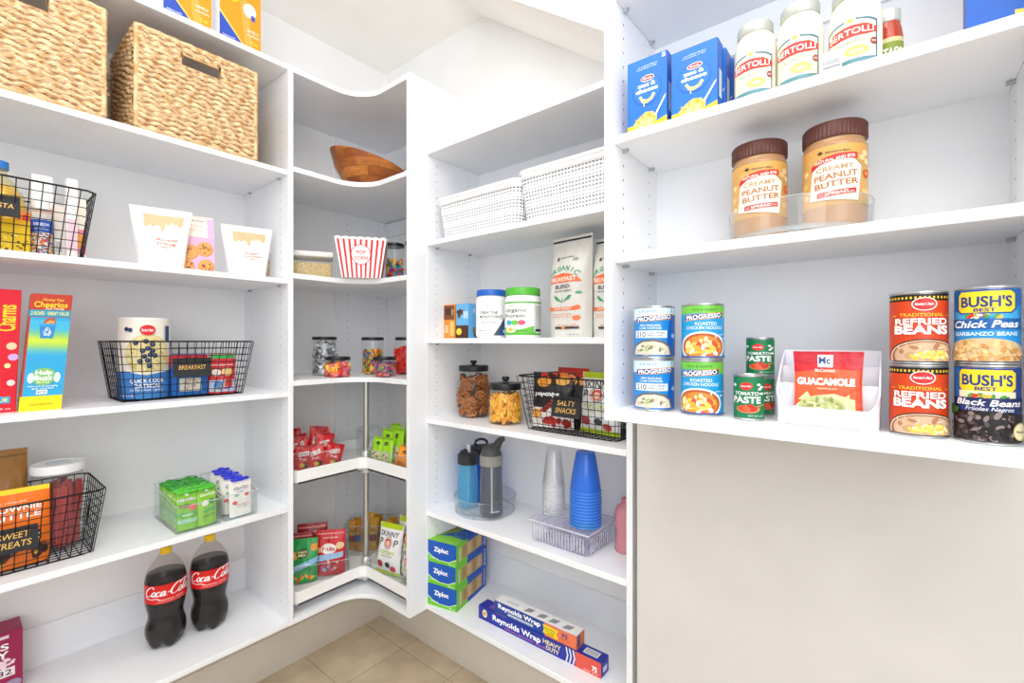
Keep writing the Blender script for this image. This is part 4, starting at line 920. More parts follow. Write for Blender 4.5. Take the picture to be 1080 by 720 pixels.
popbag('white popcorn bag cut off by the right panel on the lower carousel tray', (.603, -.325), zt+.004, math.radians(-8), .09, .15, .04, 6, -.1, 'white popcorn bags on the lower carousel tray')
clear_bin('clear_bin', 'clear bin of white popcorn bags on the lower carousel tray', (.52, -.305), zt, math.radians(5), .24, .14, .12, .06)

# ================================================================== MIDDLE BANK (fronts look along -y)
def wovenbin(label, p, z_, w, d, h):
    t = thing('white_woven_basket', label, 'basket', p, z_, 0, 'white woven plastic baskets'); m = paint('#f7f7f8', .45); g = MB(); rc = .035
    per = 2*(w+d)-8*rc+2*PI*rc
    def outline(s, k):
        W, D = (w/2)*k, (d/2)*k; R = rc; segs = [(2*(W-R), 0), (PI/2*R, 1), (2*(D-R), 2), (PI/2*R, 3), (2*(W-R), 4), (PI/2*R, 5), (2*(D-R), 6), (PI/2*R, 7)]
        L = sum(a for a, _ in segs); x = s*L
        for a, i in segs:
            if x <= a or i == 7:
                q_ = i//2; ang = q_*PI/2; ca_, sa_ = math.cos(ang), math.sin(ang); A_, B2 = (W, D) if q_ % 2 == 0 else (D, W)
                if i % 2 == 0: lx_, ly_, nx_, ny_ = -A_+R+x, -B2, 0, -1
                else:
                    th = -PI/2+x/R; lx_, ly_ = A_-R+R*math.cos(th), -B2+R+R*math.sin(th); nx_, ny_ = math.cos(th), math.sin(th)
                return (lx_*ca_-ly_*sa_, lx_*sa_+ly_*ca_, nx_*ca_-ny_*sa_, nx_*sa_+ny_*ca_)
            x -= a
    nst = round(per/.0125); rows = 12
    def fn(u, v):
        zz = v*h; k = .9+.1*v; x, y, nx_, ny_ = outline(u, k); f = (u*nst) % 1
        b_ = .0028*math.sin(PI*f) if .05 < v < .84 else (.003 if v >= .84 else 0)
        return (x+nx_*b_, y+ny_*b_, zz)
    def slot(u, v):
        if not .07 < v < .83: return False
        rr = (v-.07)/.76*rows; return (rr % 1) > .58 and .17 < (u*nst+.5*(int(rr) % 2)*0) % 1 < .83
    g.grid(fn, nst*6, 60, m, wrap=True, skip=slot)
    g.grid(lambda u, v: (lambda o: (o[0]-o[2]*.004, o[1]-o[3]*.004, h-v*(h-.01)))(outline(1-u, .89+.09*(1-v))), 90, 8, paint('#c9ccd2', .5), wrap=True)  # inner wall coloured grey to put shade behind the slots
    g.box(-w*.43, -d*.43, 0, w*.43, d*.43, .01, m); g.build('woven_body', t, 75)
    rm = MB(); pts = [];
    for i in range(96): o = outline(i/96, 1.0); pts.append((o[0]+o[2]*.002, o[1]+o[3]*.002, h-.004))
    rm.tube(pts, .0065, m, 8, True)
    rm.tube([(outline(i/96, .985)[0]+outline(i/96, .985)[2]*.003, outline(i/96, .985)[1]+outline(i/96, .985)[3]*.003, h*.875) for i in range(96)], .004, m, 6, True)
    rm.build('rim', t); return t
z = ZM['M2']
c, w = face('M', .02, 459, 546); wovenbin('white woven basket on the left half of its shelf', (c.x, c.y+.13), z, w, .25, .16)
p0 = bank('M', 544, .02); wovenbin('white woven basket on the right half of its shelf', (p0.x+.195, p0.y+.13), z, .385, .25, .175)
# shelf M3
z = ZM['M3']
def mid_carton(name, label, cat, shelf, d, u0, u1, yt, dp, col, **k):
    c, w = face('M', d, u0, u1); h = zat(bank('M', (u0+u1)/2, d), yt)-ZM[shelf]
    rot = k.pop('rot', 0)
    return carton(name, label, cat, (c.x, c.y+dp/2), ZM[shelf], math.radians(rot), w, dp, h, col, **k)
mid_carton('cookie_carton', 'orange and brown wafer box nearest the left panel', 'box', 'M3', .09, 467, 480, 321.5, .10, '#e08f2d', front=[('r', .05, .56, .95, .98, '#7a4219'), ('e', .5, .8, .3, .12, '#4a2410'), ('t', 'thins', .28, .28, .2, '#ffe9c4', .42, .01, 0, 90), ('r', .62, .08, .9, .5, '#f2c37c'), ('t', 'crispy', .75, .78, .12, '#f6d6a0', .34, .0, 0, 90)])
mid_carton('cookie_carton', 'light blue chocolate cookie box between the wafer box and the white tub', 'box', 'M3', .07, 481, 494, 320.5, .16, '#66aee0', front=[('r', .0, .0, 1, .38, '#4a2a1c'), ('e', .25, .2, .22, .1, '#f0cf3a'), ('t', 'chips', .72, .68, .24, '#f4f8fc', .4, .01, 0, 90), ('b', .25, .78, .2, .14, 6, ['#3a2418', '#5a3a26'], .2, 2)], right=[('t', '100', .3, .8, .12, '#ffffff', .25), ('b', .45, .22, .28, .16, 12, ['#2c1c14', '#6a4a34', '#8a6a50'], .12, 5)])
def tub(label, u0, u1, yt, d, body, lid_, lidh, bands, art, off):
    c, r = round_at('M', d, u0, u1); h = zat(c, yt)-z; t = thing('powder_tub', label, 'tub', c, z, to_cam(c, off)); hb = h-lidh
    MB().lathe([(0, .002), (r*.9, 0), (r, .008), (r, hb-.016), (r*.93, hb-.004), (r*.88, hb)], paint(body, .3), 44).build('tub_body', t)
    lb = MB(); z0, z1 = .010, hb-.02; H = z1-z0
    for a, b_, col in bands: lb.lathe([(r+.0004, z0+a*H), (r+.0004, z0+b_*H)], paint(col, .4), 44)
    arc = PI*r*.95; lb.art(art, arc, H, cmap(r+.0004, arc, z0), du=r*.13); lb.build('paper_label', t)
    l = MB(); n = 72; rr = r*.95
    l.lathe([(r*.86, hb), (rr, hb), (rr, h-.003), (rr*.97, h), (0, h)], paint(lid_, .35), n, mod=lambda a, b_, an: (a+(.0006*math.cos(36*an) if a > r*.9 else 0), b_)); l.build('lid', t); return t
tub('white powder tub with a blue lid', 502, 534.5, 306.5, .10, '#f4f4f4', '#1d62c0', .022, [(0, 1, '#f4f4f5')], [('p', [(.62, 0), (.95, 0), (.95, .62), (.84, .62)], '#1c57a8'), ('p', [(.5, 0), (.64, 0), (.84, .58), (.84, .62)], '#46505e'), ('t', 'nutricost', .42, .86, .03, '#555a60', .18), ('t', 'CREATINE', .4, .66, .075, '#2a2c30', .4, .01), ('t', 'MONOHYDRATE', .46, .54, .075, '#2a2c30', .52, .01), ('r', .2, .47, .72, .475, '#7a7e84'), ('t', 'net wt 500 g', .4, .38, .045, '#54585e', .3), ('t', 'unflavored', .26, .14, .04, '#54585e', .18), ('e', .78, .12, .045, .05, '#e9eef4')], 6)
tub('white protein powder tub with a bright green lid', 532.5, 570.5, 304.5, .10, '#f6f6f4', '#55b53c', .026, [(0, .06, '#55b53c'), (.06, .92, '#f7f7f5'), (.92, .97, '#55b53c'), (.97, 1, '#f7f7f5')], [('p', [(0, .06), (.78, .06), (.78, .28), (.45, .16), (.2, .2), (0, .26)], '#6cc24a'), ('t', 'orgain', .3, .86, .04, '#6cc24a', .18), ('t', 'Organic', .36, .72, .1, '#26302a', .46, .01), ('t', 'Protein', .34, .56, .1, '#26302a', .44, .01), ('e', .24, .36, .07, .075, '#3fb3d9'), ('e', .37, .36, .07, .075, '#6cc24a'), ('e', .5, .36, .07, .075, '#e2557a'), ('e', .28, .16, .12, .09, '#f4ecc4'), ('e', .28, .16, .05, .04, '#e8b53a'), ('t', 'VANILLA', .5, .12, .04, '#2f4a2c', .22), ('r', .74, .1, .95, .92, '#ececea')]+[('r', .76, .2+.045*i, .93, .215+.045*i, '#8f9290') for i in range(15)]+[('r', .76, .1, .93, .18, '#333333')], -4)
def coffee(label, u0, u1, yt, d, seed):
    c, w = face('M', d, u0, u1); h = zat(bank('M', u0+15, d), yt)-z
    art = [('r', .02, .955, .98, .975, '#1c2226'), ('p', [(.24, .775), (.28, .8), (.32, .775), (.28, .75)], '#5a3030'), ('t', "Member's Mark", .52, .785, .016, '#555a58', .36), ('e', .74, .755, .06, .018, '#9aa49e'),
           ('a', 'ORGANIC', .48, .655, .46, .05, '#2f9a63', 96), ('p', [(.06, .535), (.12, .575), (.25, .61), (.48, .625), (.7, .61), (.84, .575), (.9, .535)], '#ef6a34'), ('t', 'BREAKFAST', .48, .568, .042, '#f8efe6', .66, .02), ('t', 'BLEND', .48, .495, .036, '#3a3d3c', .4), ('t', 'WHOLE BEAN', .48, .452, .018, '#5a5d5c', .46),
           ('p', [(.48, .34), (.3, .41), (.24, .405), (.3, .37), (.46, .345)], '#2f9a63'), ('p', [(.48, .34), (.66, .41), (.72, .405), (.66, .37), (.5, .345)], '#2f9a63'), ('r', .47, .34, .49, .385, '#2f9a63'), ('e', .84, .43, .06, .012, '#3fa56e'),
           ('p', [(.06, .28), (.14, .265), (.8, .265), (.88, .28), (.84, .315), (.72, .295), (.22, .295), (.1, .315)], '#ef6a34'), ('t', 'LIGHT ROAST', .48, .28, .02, '#fbeee2', .46), ('t', 'naturally sweet taste', .46, .23, .014, '#ec8a5e', .5), ('t', 'with notes of citrus', .46, .205, .014, '#ec8a5e', .5), ('e', .8, .19, .08, .024, '#ef7a3c'), ('t', 'fair trade coffee', .6, .125, .013, '#ec8a5e', .5), ('r', .3, .085, .86, .108, '#4a3a34'), ('r', .46, .087, .56, .106, '#e8923a'), ('t', 'NET WT 2 LB', .76, .03, .012, '#6a6d6c', .2)]
    return pouch('coffee_bag', label, 'bag', (c.x, c.y+.045), z, math.radians(-6), w, h, .095, '#d7d6d0', art, 'block', seed, taper=.02, group='tall coffee bags', rough=.42, amp=1.3)
coffee('tall grey organic coffee bag, fully seen', 574, 619, 248, .07, 2)
coffee('tall grey organic coffee bag partly hidden by the right bank panel', 620, 663, 248, .085, 5)
# shelf M4
z = ZM['M4']
def knobjar(label, u0, u1, yb, yl, yk, fillmat_fn, seed, n, fill, name):
    f = on_z((u0+u1)/2, yb, z); dp = depth(f); r = (u1-u0)/2/FPX*dp*.95; c = f+(f-CAM.xy).normalized()*r
    zl = zat(c, yl)-z; zk = zat(c, yk)-z; t = thing('snack_jar', label, 'jar', c, z); hb = zl
    prof = [(0, .003), (r*.85, .003), (r*.97, .012), (r, .03), (r, hb*.62), (r*.96, hb*.75), (r*.84, hb*.9), (r*.78, hb)]
    MB().lathe(spline(prof, 3), clear('#fdfefd', .015, .6), 40).build('jar_body', t)
    l = MB(); m = paint('#1b1b1d', .4); R = r*.86
    l.lathe([(0, hb-.004), (R, hb-.004), (R*1.02, hb), (R*1.02, hb+.016), (R*.98, hb+.019), (0, hb+.02)], m, 36); lo = l.build('lid', t)
    MB().lathe([(.01, hb+.0195), (.008, hb+.026), (.014, hb+.032), (.013, zk), (0, zk+.001)], m, 24).build('knob', lo)
    mb = MB(); q = random.Random(seed)
    for i in range(n):
        zz = .012+(hb*.84-.012)*(i+.5)/n; lim = (r if zz < hb*.62 else r*(1-.6*(zz/hb-.62)))-.013
        a = q.uniform(0, 2*PI); dd = lim*(1 if q.random() < .8 else q.random()); fillmat_fn(mb, (dd*math.cos(a), dd*math.sin(a), zz), q, a)
    mb.lathe([(0, .01), (r*.66, .012), (r*.66, hb*.7), (r*.5, hb*.78), (0, hb*.78)], paint('#3a1c0c' if name == 'pretzels' else '#b8741a', .7), 20)
    o = mb.build(name, loc=(c.x, c.y, z)); tag(o, fill, 'snack'); o['kind'] = 'stuff'
from mathutils import Euler
def pretzel(mb, p, q, a):
    e = Euler((PI/2+q.uniform(-.6, .6), q.uniform(-.5, .5), a-PI/2+q.uniform(-.5, .5))); s = .019; m = paint(['#a2602a', '#b87236', '#8a4a1e'][q.randrange(3)], .4)
    pts = []
    for k in range(14):
        th = 2*PI*k/13; w = Vector((s*math.sin(th)*(1+.15*math.cos(2*th)), s*.8*math.cos(th)+(.5*s*math.exp(-((th-PI)/.5)**2)), 0)); w.rotate(e); pts.append(w+Vector(p))
    mb.tube(pts, .0034, m, 5, True)
    w0, w1 = Vector((-.5*s, -.3*s, 0)), Vector((.5*s, .5*s, 0)); w0.rotate(e); w1.rotate(e); mb.tube([w0+Vector(p), w1+Vector(p)], .003, m, 5)
def cracker(mb, p, q, a):
    e = Euler((q.uniform(-.8, .8), PI/2+q.uniform(-.7, .7), a+q.uniform(-.5, .5))); m = paint(['#e8a02a', '#f0b43a', '#d88a1e', '#f4c04a'][q.randrange(4)], .5)
    mb.ball(p, .0115, m, 1, (1, .62, .34), e)
knobjar('black-lidded glass jar of pretzels, left of the pair on the snack shelf', 480, 519, 441.5, 390, 380, pretzel, 3, 170, 'brown pretzels filling the left glass jar', 'pretzels')
knobjar('black-lidded glass jar of yellow crackers, beside the salty snacks basket', 512.5, 554, 449.5, 409, 397, cracker, 5, 520, 'yellow baked crackers filling the right glass jar', 'crackers')
bx0 = 2.11-.966; bx1 = 2.11-.633; by = -1.51+1.27
wire_basket('black wire basket of salty snacks on the middle bank', ((bx0+bx1)/2, by+.095), z, 0, ['SALTY', 'SNACKS'], (.02, .5), tag_w=.105, tag_h=.066)
zz = z+.006
def chip_art(seed): return [('r', 0, .0, 1, .36, '#efeae4'), ('r', 0, .36, 1, 1, '#1b1a1b'), ('b', .5, .9, .46, .08, 12, ['#c8391f', '#2a1a14', '#e07a2a'], .12, seed), ('e', .3, .82, .17, .09, '#f0a63a'), ('e', .3, .82, .1, .05, '#e08a24'), ('e', .74, .85, .16, .08, '#f2b44a'), ('t', 'popchips', .4, .61, .08, '#ffffff', .62, .03, .15), ('p', [(.24, .3), (.36, .26), (.66, .46), (.56, .52)], '#c8391f'), ('t', 'BBQ', .45, .39, .09, '#2a0f0a', .3, .03, 0, 38), ('b', .62, .1, .3, .06, 12, ['#d8342a', '#b02018'], .1, seed+1), ('e', .16, .24, .12, .09, '#e8a03a')]
p = on_z(590, 452, zz)
c, w = face('M', .10, 559, 600)
pouch('chip_bag', 'black and white barbecue chip bag on the left of the salty snacks basket', 'snack bag', (c.x, c.y+.02), zz, math.radians(8), w*1.02, zat(bank('M', 580, .1), 393)-zz, .05, '#1b1a1b', chip_art(3), 'pillow', 3, tilt=-.1)
c, w = face('M', .16, 586, 620)
pouch('chip_bag', 'black chip bag with a red top behind the chalk tag of the salty snacks basket', 'snack bag', (c.x, c.y), zz, math.radians(-10), w*1.1, zat(bank('M', 603, .15), 388)-zz, .05, '#161415', [('r', 0, .86, 1, 1, '#c02a1c'), ('b', .5, .8, .4, .12, 9, ['#e8923a', '#c8391f', '#f0b04a'], .12, 5), ('r', .2, .3, .8, .5, '#2a2526')], 'pillow', 8, tilt=-.05)
c, w = face('M', .10, 609, 655)
popbag('white and lime popcorn bag on the right of the salty snacks basket', (c.x-.01, c.y+.025), zz, math.radians(-8), w*1.02, zat(bank('M', 625, .1), 393)-zz, .06, 11, -.08, None)

# shelf M5 : turntable with bottles
z = ZM['M5']
def turntable(label, c, z_, r, h):
    t = thing('turntable', label, 'turntable', c, z_); m = clear('#fbfcfc', .04)
    MB().lathe([(0, .0), (r*.7, .0), (r*.7, .006), (0, .006)], paint('#e4e8ea', .3), 40).build('base', t)
    mb = MB(); mb.lathe([(0, .008), (r*.96, .008), (r, .012), (r*1.02, h), (r*1.005, h), (r*.985, .014), (0, .011)], m, 56); mb.lathe([(r*1.002, h), (r*1.012, h+.0015), (r*1.022, h)], clear('#eef3f5', .3), 56); mb.lathe([(r*.93, .004), (r*.99, .004), (r*.99, .012)], clear('#dfe6ea', .3), 56); mb.build('clear_tray', t); return t
c, r = round_at('M', .155, 479.5, 543.5); turntable('clear round turntable holding water bottles on the middle bank', c, z, r, .062)
zb_ = z+.012
def bottle(label, u0, u1, d, ycap, ytop, col, haze, kind):
    c, r = round_at('M', d, u0, u1); h = zat(c, ycap)-zb_; ht = zat(c, ytop)-zb_; t = thing('water_bottle', label, 'bottle', c, zb_, to_cam(c, 20 if kind == 'spout' else 0))
    m = clear(col, haze, 1.0, .05); R = r
    MB().lathe([(0, .002), (R*.9, .001), (R*.98, .006), (R*.98, h*.3), (R*.96, h*.6), (R*.9, h*.9), (R*.82, h)], m, 36).build('bottle_body', t)
    l = MB(); bk = paint('#2a2b2e', .45)
    if kind == 'straw':
        l.lathe([(R*.84, h-.004), (R*.99, h-.004), (R*1.0, h+.03), (R*.8, h+.038), (0, h+.04)], bk, 32); l.tube([(0, 0, h+.03), (-.006, -.004, h+.046), (-.012, -.006, h+.05), (-.03, -.008, h+.04)], .006, bk, 8); lo = l.build('lid', t)
        lab(MB().lathe([(0, h+.034), (.0085, h+.034), (.008, ht-.004), (.006, ht), (0, ht)], clear('#f2f4f2', .5), 16, c=(.002, 0, 0)).build('bite_valve', lo), 'clear drinking nozzle')
        lab(MB().tube([(.0, 0, .01), (0, 0, h)], .0045, clear('#e9f4fa', .4), 10).build('straw', lo), 'clear straw inside')
    elif kind == 'spout':
        l.lathe([(R*.84, h-.02), (R*.98, h-.02), (R*.98, h+.014), (R*.9, h+.018)], paint('#8d8c86', .4), 32); lab(l.build('collar', t), 'light grey screw collar')
        s = MB(); g = paint('#4a4b4d', .45); s.lathe([(R*.9, h+.014), (R*.92, h+.02), (R*.7, h+.045), (R*.35, h+.056), (0, h+.058)], g, 28)
        s.tube([(0, 0, h+.035), (.022, -.004, h+.05), (.036, -.006, h+.072), (.05, -.006, ht)], [.019, .017, .013, .009], g, 12); s.build('lid', t)
        lab(MB().tube([(-.012, -R*.9, .02), (-.012, -R*.86, h*.9)], .0035, clear('#d8dadc', .6), 8).build('straw', t), 'pale straw seen through the wall'); 
        tx = MB(); tx.art([('t', 'contigo', .5, .5, .7, '#e6e8ea', .9)], .04, .008, cmap(R*.985, .04, .02), du=.006); lab(tx.build('printed_mark', t), 'small white lettering')
    else:
        l.lathe([(R*.84, h-.004), (R*.98, h-.004), (R*.98, h+.022), (0, h+.026)], bk, 32); lo = l.build('lid', t)
        hd = MB(); hd.tube([(.02*math.cos(a)*1.25, 0, h+.036+.016*math.sin(a)) for a in [2*PI*k/20 for k in range(20)]], .0055, bk, 8, True); lab(hd.build('carry_loop', lo), 'black carrying loop')
    return t
bottle('royal blue water bottle with a carry loop, behind the other two on the turntable', 495, 520, .215, 476, 460, '#4a90f2', .3, 'loop')
bottle('light blue water bottle with a black lid and clear nozzle on the turntable', 482.5, 505, .12, 487, 468, '#8ce0f8', .25, 'straw')
bottle('smoky grey water bottle with a flip spout on the turntable', 505.5, 530.5, .105, 484, 463, '#a4a9b0', .22, 'spout')
# clear caddy and cup stacks
cx0, cx1 = 2.11-.935, 2.11-.71; cy0 = -1.51+1.237; cw, cd, chh = cx1-cx0, .19, .074
cc = Vector(((cx0+cx1)/2, cy0+cd/2)); t = thing('party_tray', 'clear plastic lidded box of clear cutlery under the two cup stacks', 'tray', cc, z)
m = clear('#fafaff', .08); mb = MB(); mb.box(-cw/2+.004, -cd/2+.004, 0, cw/2-.004, cd/2-.004, chh-.006, m, bev=.012, seg=3)
for k in range(18): x = -cw/2+.02+k*(cw-.04)/17; mb.box(x-.0015, -cd/2+.0025, .012, x+.0015, -cd/2+.0045, chh-.018, clear('#ffffff', .3))
for k in range(12): y = -cd/2+.02+k*(cd-.04)/11; mb.box(cw/2-.0045, y-.0015, .012, cw/2-.0025, y+.0015, chh-.018, clear('#ffffff', .3))
mb.build('tray_body', t)
l = MB(); l.box(-cw/2-.004, -cd/2-.004, chh-.008, cw/2+.004, cd/2+.004, chh, clear('#fbfbff', .1), bev=.003); l.tube([(-cw/2, -cd/2, chh-.004), (cw/2, -cd/2, chh-.004), (cw/2, cd/2, chh-.004), (-cw/2, cd/2, chh-.004)], .003, clear('#f4f4fa', .5), 6, True); l.build('lid', t)
for k, x in enumerate((-.025, .045)): lab(MB().box(x-.0008, -cd/2+.01, .004, x+.0008, cd/2-.01, chh-.012, clear('#f4f4fa', .35)).build('divider', t), 'upright divider')
q = random.Random(2)
for k in range(24):
    kk = k//8; x0_ = (-.095, -.018, .052)[kk]; wd = (.055, .05, .045)[kk]
    x, y = x0_+q.uniform(0, wd), q.uniform(-.07, .07); zz_ = .01+.006*(k % 8); s = MB(); e = clear('#f4f4fa', .25); a = q.uniform(-.25, .25)
    s.tube([(0, -.06, 0), (0, .0, .002), (0, .03, .0)], [.0028, .0026, .003], e, 5); s.ball((0, .045, 0), .012, e, 1, (.8, 1.5, .3))
    o = s.build('plastic_spoon', loc=(cc.x+x, cc.y+y*.2, z+zz_), rot=(0, 0, a)); tag(o, 'clear plastic spoon lying in the lidded party tray', 'spoon', 'clear spoons in the party tray')
def cup_stack(u, y_top, n, col, haze, dy, gname, word, rr):
    p = on_y(u, cy0+dy); z0 = z+chh+.0005; htot = zat(p, y_top)-z0; hc = .125; st = (htot-hc)/(n-1); m = clear(col, haze, .9, .08); m2 = clear(col, min(.8, haze+.22), .9, .1)
    R, r = rr, rr*.62
    mb = MB(); mb.lathe([(R*1.03, 0), (R*1.05, .002), (R*1.03, .004), (R, .004)], m2, 28); mb.lathe([(R, .004), (R*.94, .03), (R*.93, .034), (r*1.02, hc-.004), (r*.96, hc), (0, hc-.001)], m, 28)
    cup = mb.build('plastic_cup', loc=(p.x, p.y, z0)); ordn = ['lowest', 'second', 'third', 'fourth', 'fifth', 'sixth', 'seventh', 'eighth', 'ninth', 'tenth', 'eleventh', 'twelfth', 'thirteenth', 'fourteenth', 'topmost']
    for k in range(n):
        o = cup if k == 0 else cup.copy()
        if k: C.objects.link(o)
        o.location.z = z0+st*k; nm = 'topmost' if k == n-1 else ordn[k]
        tag(o, f'upturned {word} plastic cup, {nm} of its stack' + (' counting up' if 0 < k < n-1 else ''), 'cup', gname)
cup_stack(584, 471.5, 14, '#ffffff', .05, .10, 'clear cups stacked upside down', 'clear', .0375)
cup_stack(617.5, 476, 12, '#55b4ff', .3, .075, 'blue cups stacked upside down', 'blue', .0495)
p = on_y(660, -.14); t = thing('pink_bottle', 'pink rounded bottle half hidden by the right side panel beside the cups', 'bottle', p, z, 0); hh = .165
MB().lathe(spline([(0, 0), (.03, 0), (.034, .01), (.031, .06), (.036, .1), (.03, .135), (.014, .15), (.012, .155)], 3), paint('#d08a92', .4), 28).build('bottle_body', t); MB().lathe([(0, .152), (.014, .152), (.014, hh), (0, hh)], paint('#c47a84', .4), 20).build('cap', t)

# shelf M6
z = ZM['M6']
A = on_z(451, 636, z); A2 = on_z(481.5, 646, z); A3 = on_z(512.5, 617, z)
rot = math.atan2(A2.y-A.y, A2.x-A.x); w = (A2-A).length; d = (A3-A2).length
zt_ = zat(A, 568)-z; h1 = zt_/3
mid = (A+A3)/2
zf = [('r', 0, 0, 1, 1, '#1256b4'), ('p', [(0, 0), (1, 0), (1, .32), (.75, .14), (.4, .13), (.15, .25), (0, .42)], '#6cc12c'), ('p', [(0, .42), (.15, .25), (.4, .13), (.75, .14), (1, .32), (1, .36), (.75, .17), (.4, .16), (.17, .28), (0, .46)], '#dff2c6'), ('t', 'Ziploc', .48, .63, .22, '#ffffff', .5, .03), ('t', 'sandwich', .24, .2, .05, '#eef8e0', .3), ('t', '90 ct', .85, .08, .06, '#eef8e0', .2)]
zr = [('r', 0, 0, 1, 1, '#0f4fae'), ('p', [(0, 0), (.36, 0), (.3, .5), (.36, 1), (0, 1)], '#6cc12c'), ('r', .18, .2, .85, .82, '#b39462')]+[('r', .2+.16*i, .26, .31+.16*i, .78, ['#a07f4c', '#c4a878'][i % 2]) for i in range(4)]+[('r', .08, .2, .14, .8, '#c9b99a'), ('t', 'Ziploc', .93, .5, .09, '#ffffff', .32, .02, 0, 90)]
ztp = [('r', 0, 0, 1, 1, '#0f4fae'), ('p', [(0, 0), (1, 0), (1, .25), (.5, .3), (0, .2)], '#86cf3a'), ('p', [(0, .2), (.55, .5), (.2, .95), (0, .9)], '#8a6a3a'), ('p', [(.0, .2), (.1, .16), (.75, .8), (.65, .85)], '#5aa832'), ('e', .72, .42, .2, .12, '#2f86d8'), ('e', .72, .42, .16, .09, '#0f4a9c'), ('t', 'Ziploc', .6, .8, .09, '#dbe8f8', .5, .02)]
for k, nm in enumerate(('bottom', 'middle', 'top')):
    carton('bag_carton', f'blue and green sandwich bag carton, {nm} of the stack of three', 'box', mid, z+k*h1, rot+(.02, -.015, .01)[k], w*.99, d, h1-.0008, '#0f4fae', front=zf, right=zr, top=ztp, group='stacked sandwich bag cartons')
# foil boxes: the lower carton in front, the second resting on it
B0 = on_z(505, 651, z); B1 = on_z(634, 716, z); rot = math.atan2(B1.y-B0.y, B1.x-B0.x); w = (B1-B0).length; h2 = zat(B0, 637)-z-.002; d2 = .05
nrm = Vector((-math.sin(rot), math.cos(rot))); cen = (B0+B1)/2+nrm*d2/2
ft = [('r', 0, 0, 1, 1, '#22339c'), ('r', .82, 0, 1, 1, '#dd5648'), ('t', 'Reynolds Wrap', .345, .58, .42, '#ffffff', .42, .03), ('t', 'aluminum foil', .42, .2, .13, '#d87a9a', .34), ('t', 'HEAVY', .645, .68, .3, '#f0dca0', .14, .03), ('t', 'DUTY', .65, .3, .3, '#f0dca0', .1, .03), ('e', .06, .55, .022, .3, '#f4e6b8'), ('e', .06, .55, .013, .18, '#d0a03a'), ('t', '75', .955, .42, .34, '#ffffff', .035, .03), ('t', 'SQ FT', .93, .13, .1, '#fbe0dc', .1)]
for a in (.765, .79, .815): ft.append(('p', [(a-.006, 0), (a+.006, .5), (a-.006, 1), (a-.016, 1), (a-.004, .5), (a-.016, 0)], '#e6e8f2'))
ttop = [('r', .0, 0, 1, 1, '#232f96'), ('r', .08, .2, .17, .8, '#7a4ab0'), ('p', [(.16, .0), (.26, 0), (.2, .5)], '#e87a6a'), ('r', .86, .25, .96, .8, '#eef0f6')]+[('r', .868+.009*i, .3, .872+.009*i, .75, '#3a3f58') for i in range(10)]
carton('foil_carton', 'long blue heavy duty foil carton lying at the front of the bottom shelf', 'box', cen, z, rot, w, d2, h2, '#22339c', front=ft, top=ttop, right=[('r', .1, .1, .9, .9, '#2a3aa4'), ('r', .25, .25, .75, .6, '#dfe2f0')])
# the second one sits on top, shifted
zz = z+h2+.0005
B0 = on_z(521.5, 645.2, zz); h3 = zat(B0, 632.5)-zz; w3 = (on_z(606, 687.5, zz)-B0).length
cen2 = (B0+Vector((math.cos(rot+.01), math.sin(rot+.01)))*w3/2)+nrm*.026
f2 = [('r', 0, 0, 1, 1, '#20449c'), ('r', .64, 0, 1, 1, '#e8794e'), ('t', 'Reynolds Wrap', .32, .67, .38, '#ffffff', .54, .03), ('r', .18, .2, .5, .38, '#d3dcea'), ('t', 'made with recycled foil', .34, .29, .1, '#3a4a8a', .28), ('p', [(.62, .85), (.8, .8), (.78, .5), (.8, .1), (.66, .16), (.62, .2), (.635, .5)], '#f0d51d'), ('t', 'NON-STICK', .705, .6, .13, '#3a3a2c', .13), ('t', 'for easy', .705, .42, .11, '#3a3a2c', .1), ('t', 'release', .71, .26, .11, '#3a3a2c', .08), ('t', '75', .87, .62, .3, '#3c3c9a', .07, .03), ('t', 'square feet', .88, .36, .08, '#9a4a3a', .12)]
t2 = [('r', 0, 0, 1, 1, '#e9e9ea')]+[('p', [(a, .2), (a+.08, .3), (a+.1, .75), (a+.02, .7)], '#8a8c92') for a in (.36, .52, .66, .82)]+[('r', .12, .3, .28, .6, '#cfd2d8')]
carton('foil_carton', 'blue foil carton with a white top resting on the heavy duty foil carton', 'box', cen2, zz, rot+.01, w3, .05, h3, '#20449c', front=f2, top=t2, right=[('r', 0, 0, 1, 1, '#d8743f'), ('r', .15, .1, .45, .9, '#3a4a8a')])
# ================================================================== RIGHT BANK (fronts look along -y)
z = ZR['R2']
mac = [('r', 0, 0, 1, 1, '#1f6fd0'), ('p', [(0, 0), (1, 0), (1, .12), (.62, .05), (.4, .1), (0, .09)], '#f2c51c'), ('e', .5, .54, .37, .22, '#175db8'), ('e', .5, .55, .345, .2, '#2173d2'), ('t', 'no artificial flavors,', .52, .89, .02, '#cfe2f6', .5), ('t', 'preservatives, or dyes', .5, .86, .02, '#cfe2f6', .5), ('e', .52, .71, .17, .045, '#e8eef6'), ('e', .52, .71, .155, .036, '#d8303a'), ('t', 'Kraft', .52, .71, .03, '#ffffff', .2, .02), ('t', 'mac &', .5, .625, .06, '#ffffff', .44, .04), ('t', 'cheese', .5, .55, .06, '#ffffff', .56, .04),
       ('p', [(.3, .47), (.36, .485), (.4, .435), (.5, .41), (.6, .43), (.66, .485), (.72, .46), (.64, .39), (.5, .36), (.38, .385)], '#f4dc8a'), ('r', .42, .32, .445, .39, '#f4dc8a'), ('p', [(.2, .0), (.16, .1), (.3, .18), (.48, .24), (.66, .22), (.76, .14), (.74, .06), (.6, 0)], '#f2cf6a'), ('b', .46, .12, .26, .09, 40, ['#f6dd8c', '#e8b84a', '#fbe9b0', '#e3ac3c'], .05, 3), ('p', [(.7, .16), (.74, .14), (.96, .36), (.99, .41), (.93, .38)], '#dfe6ee')]
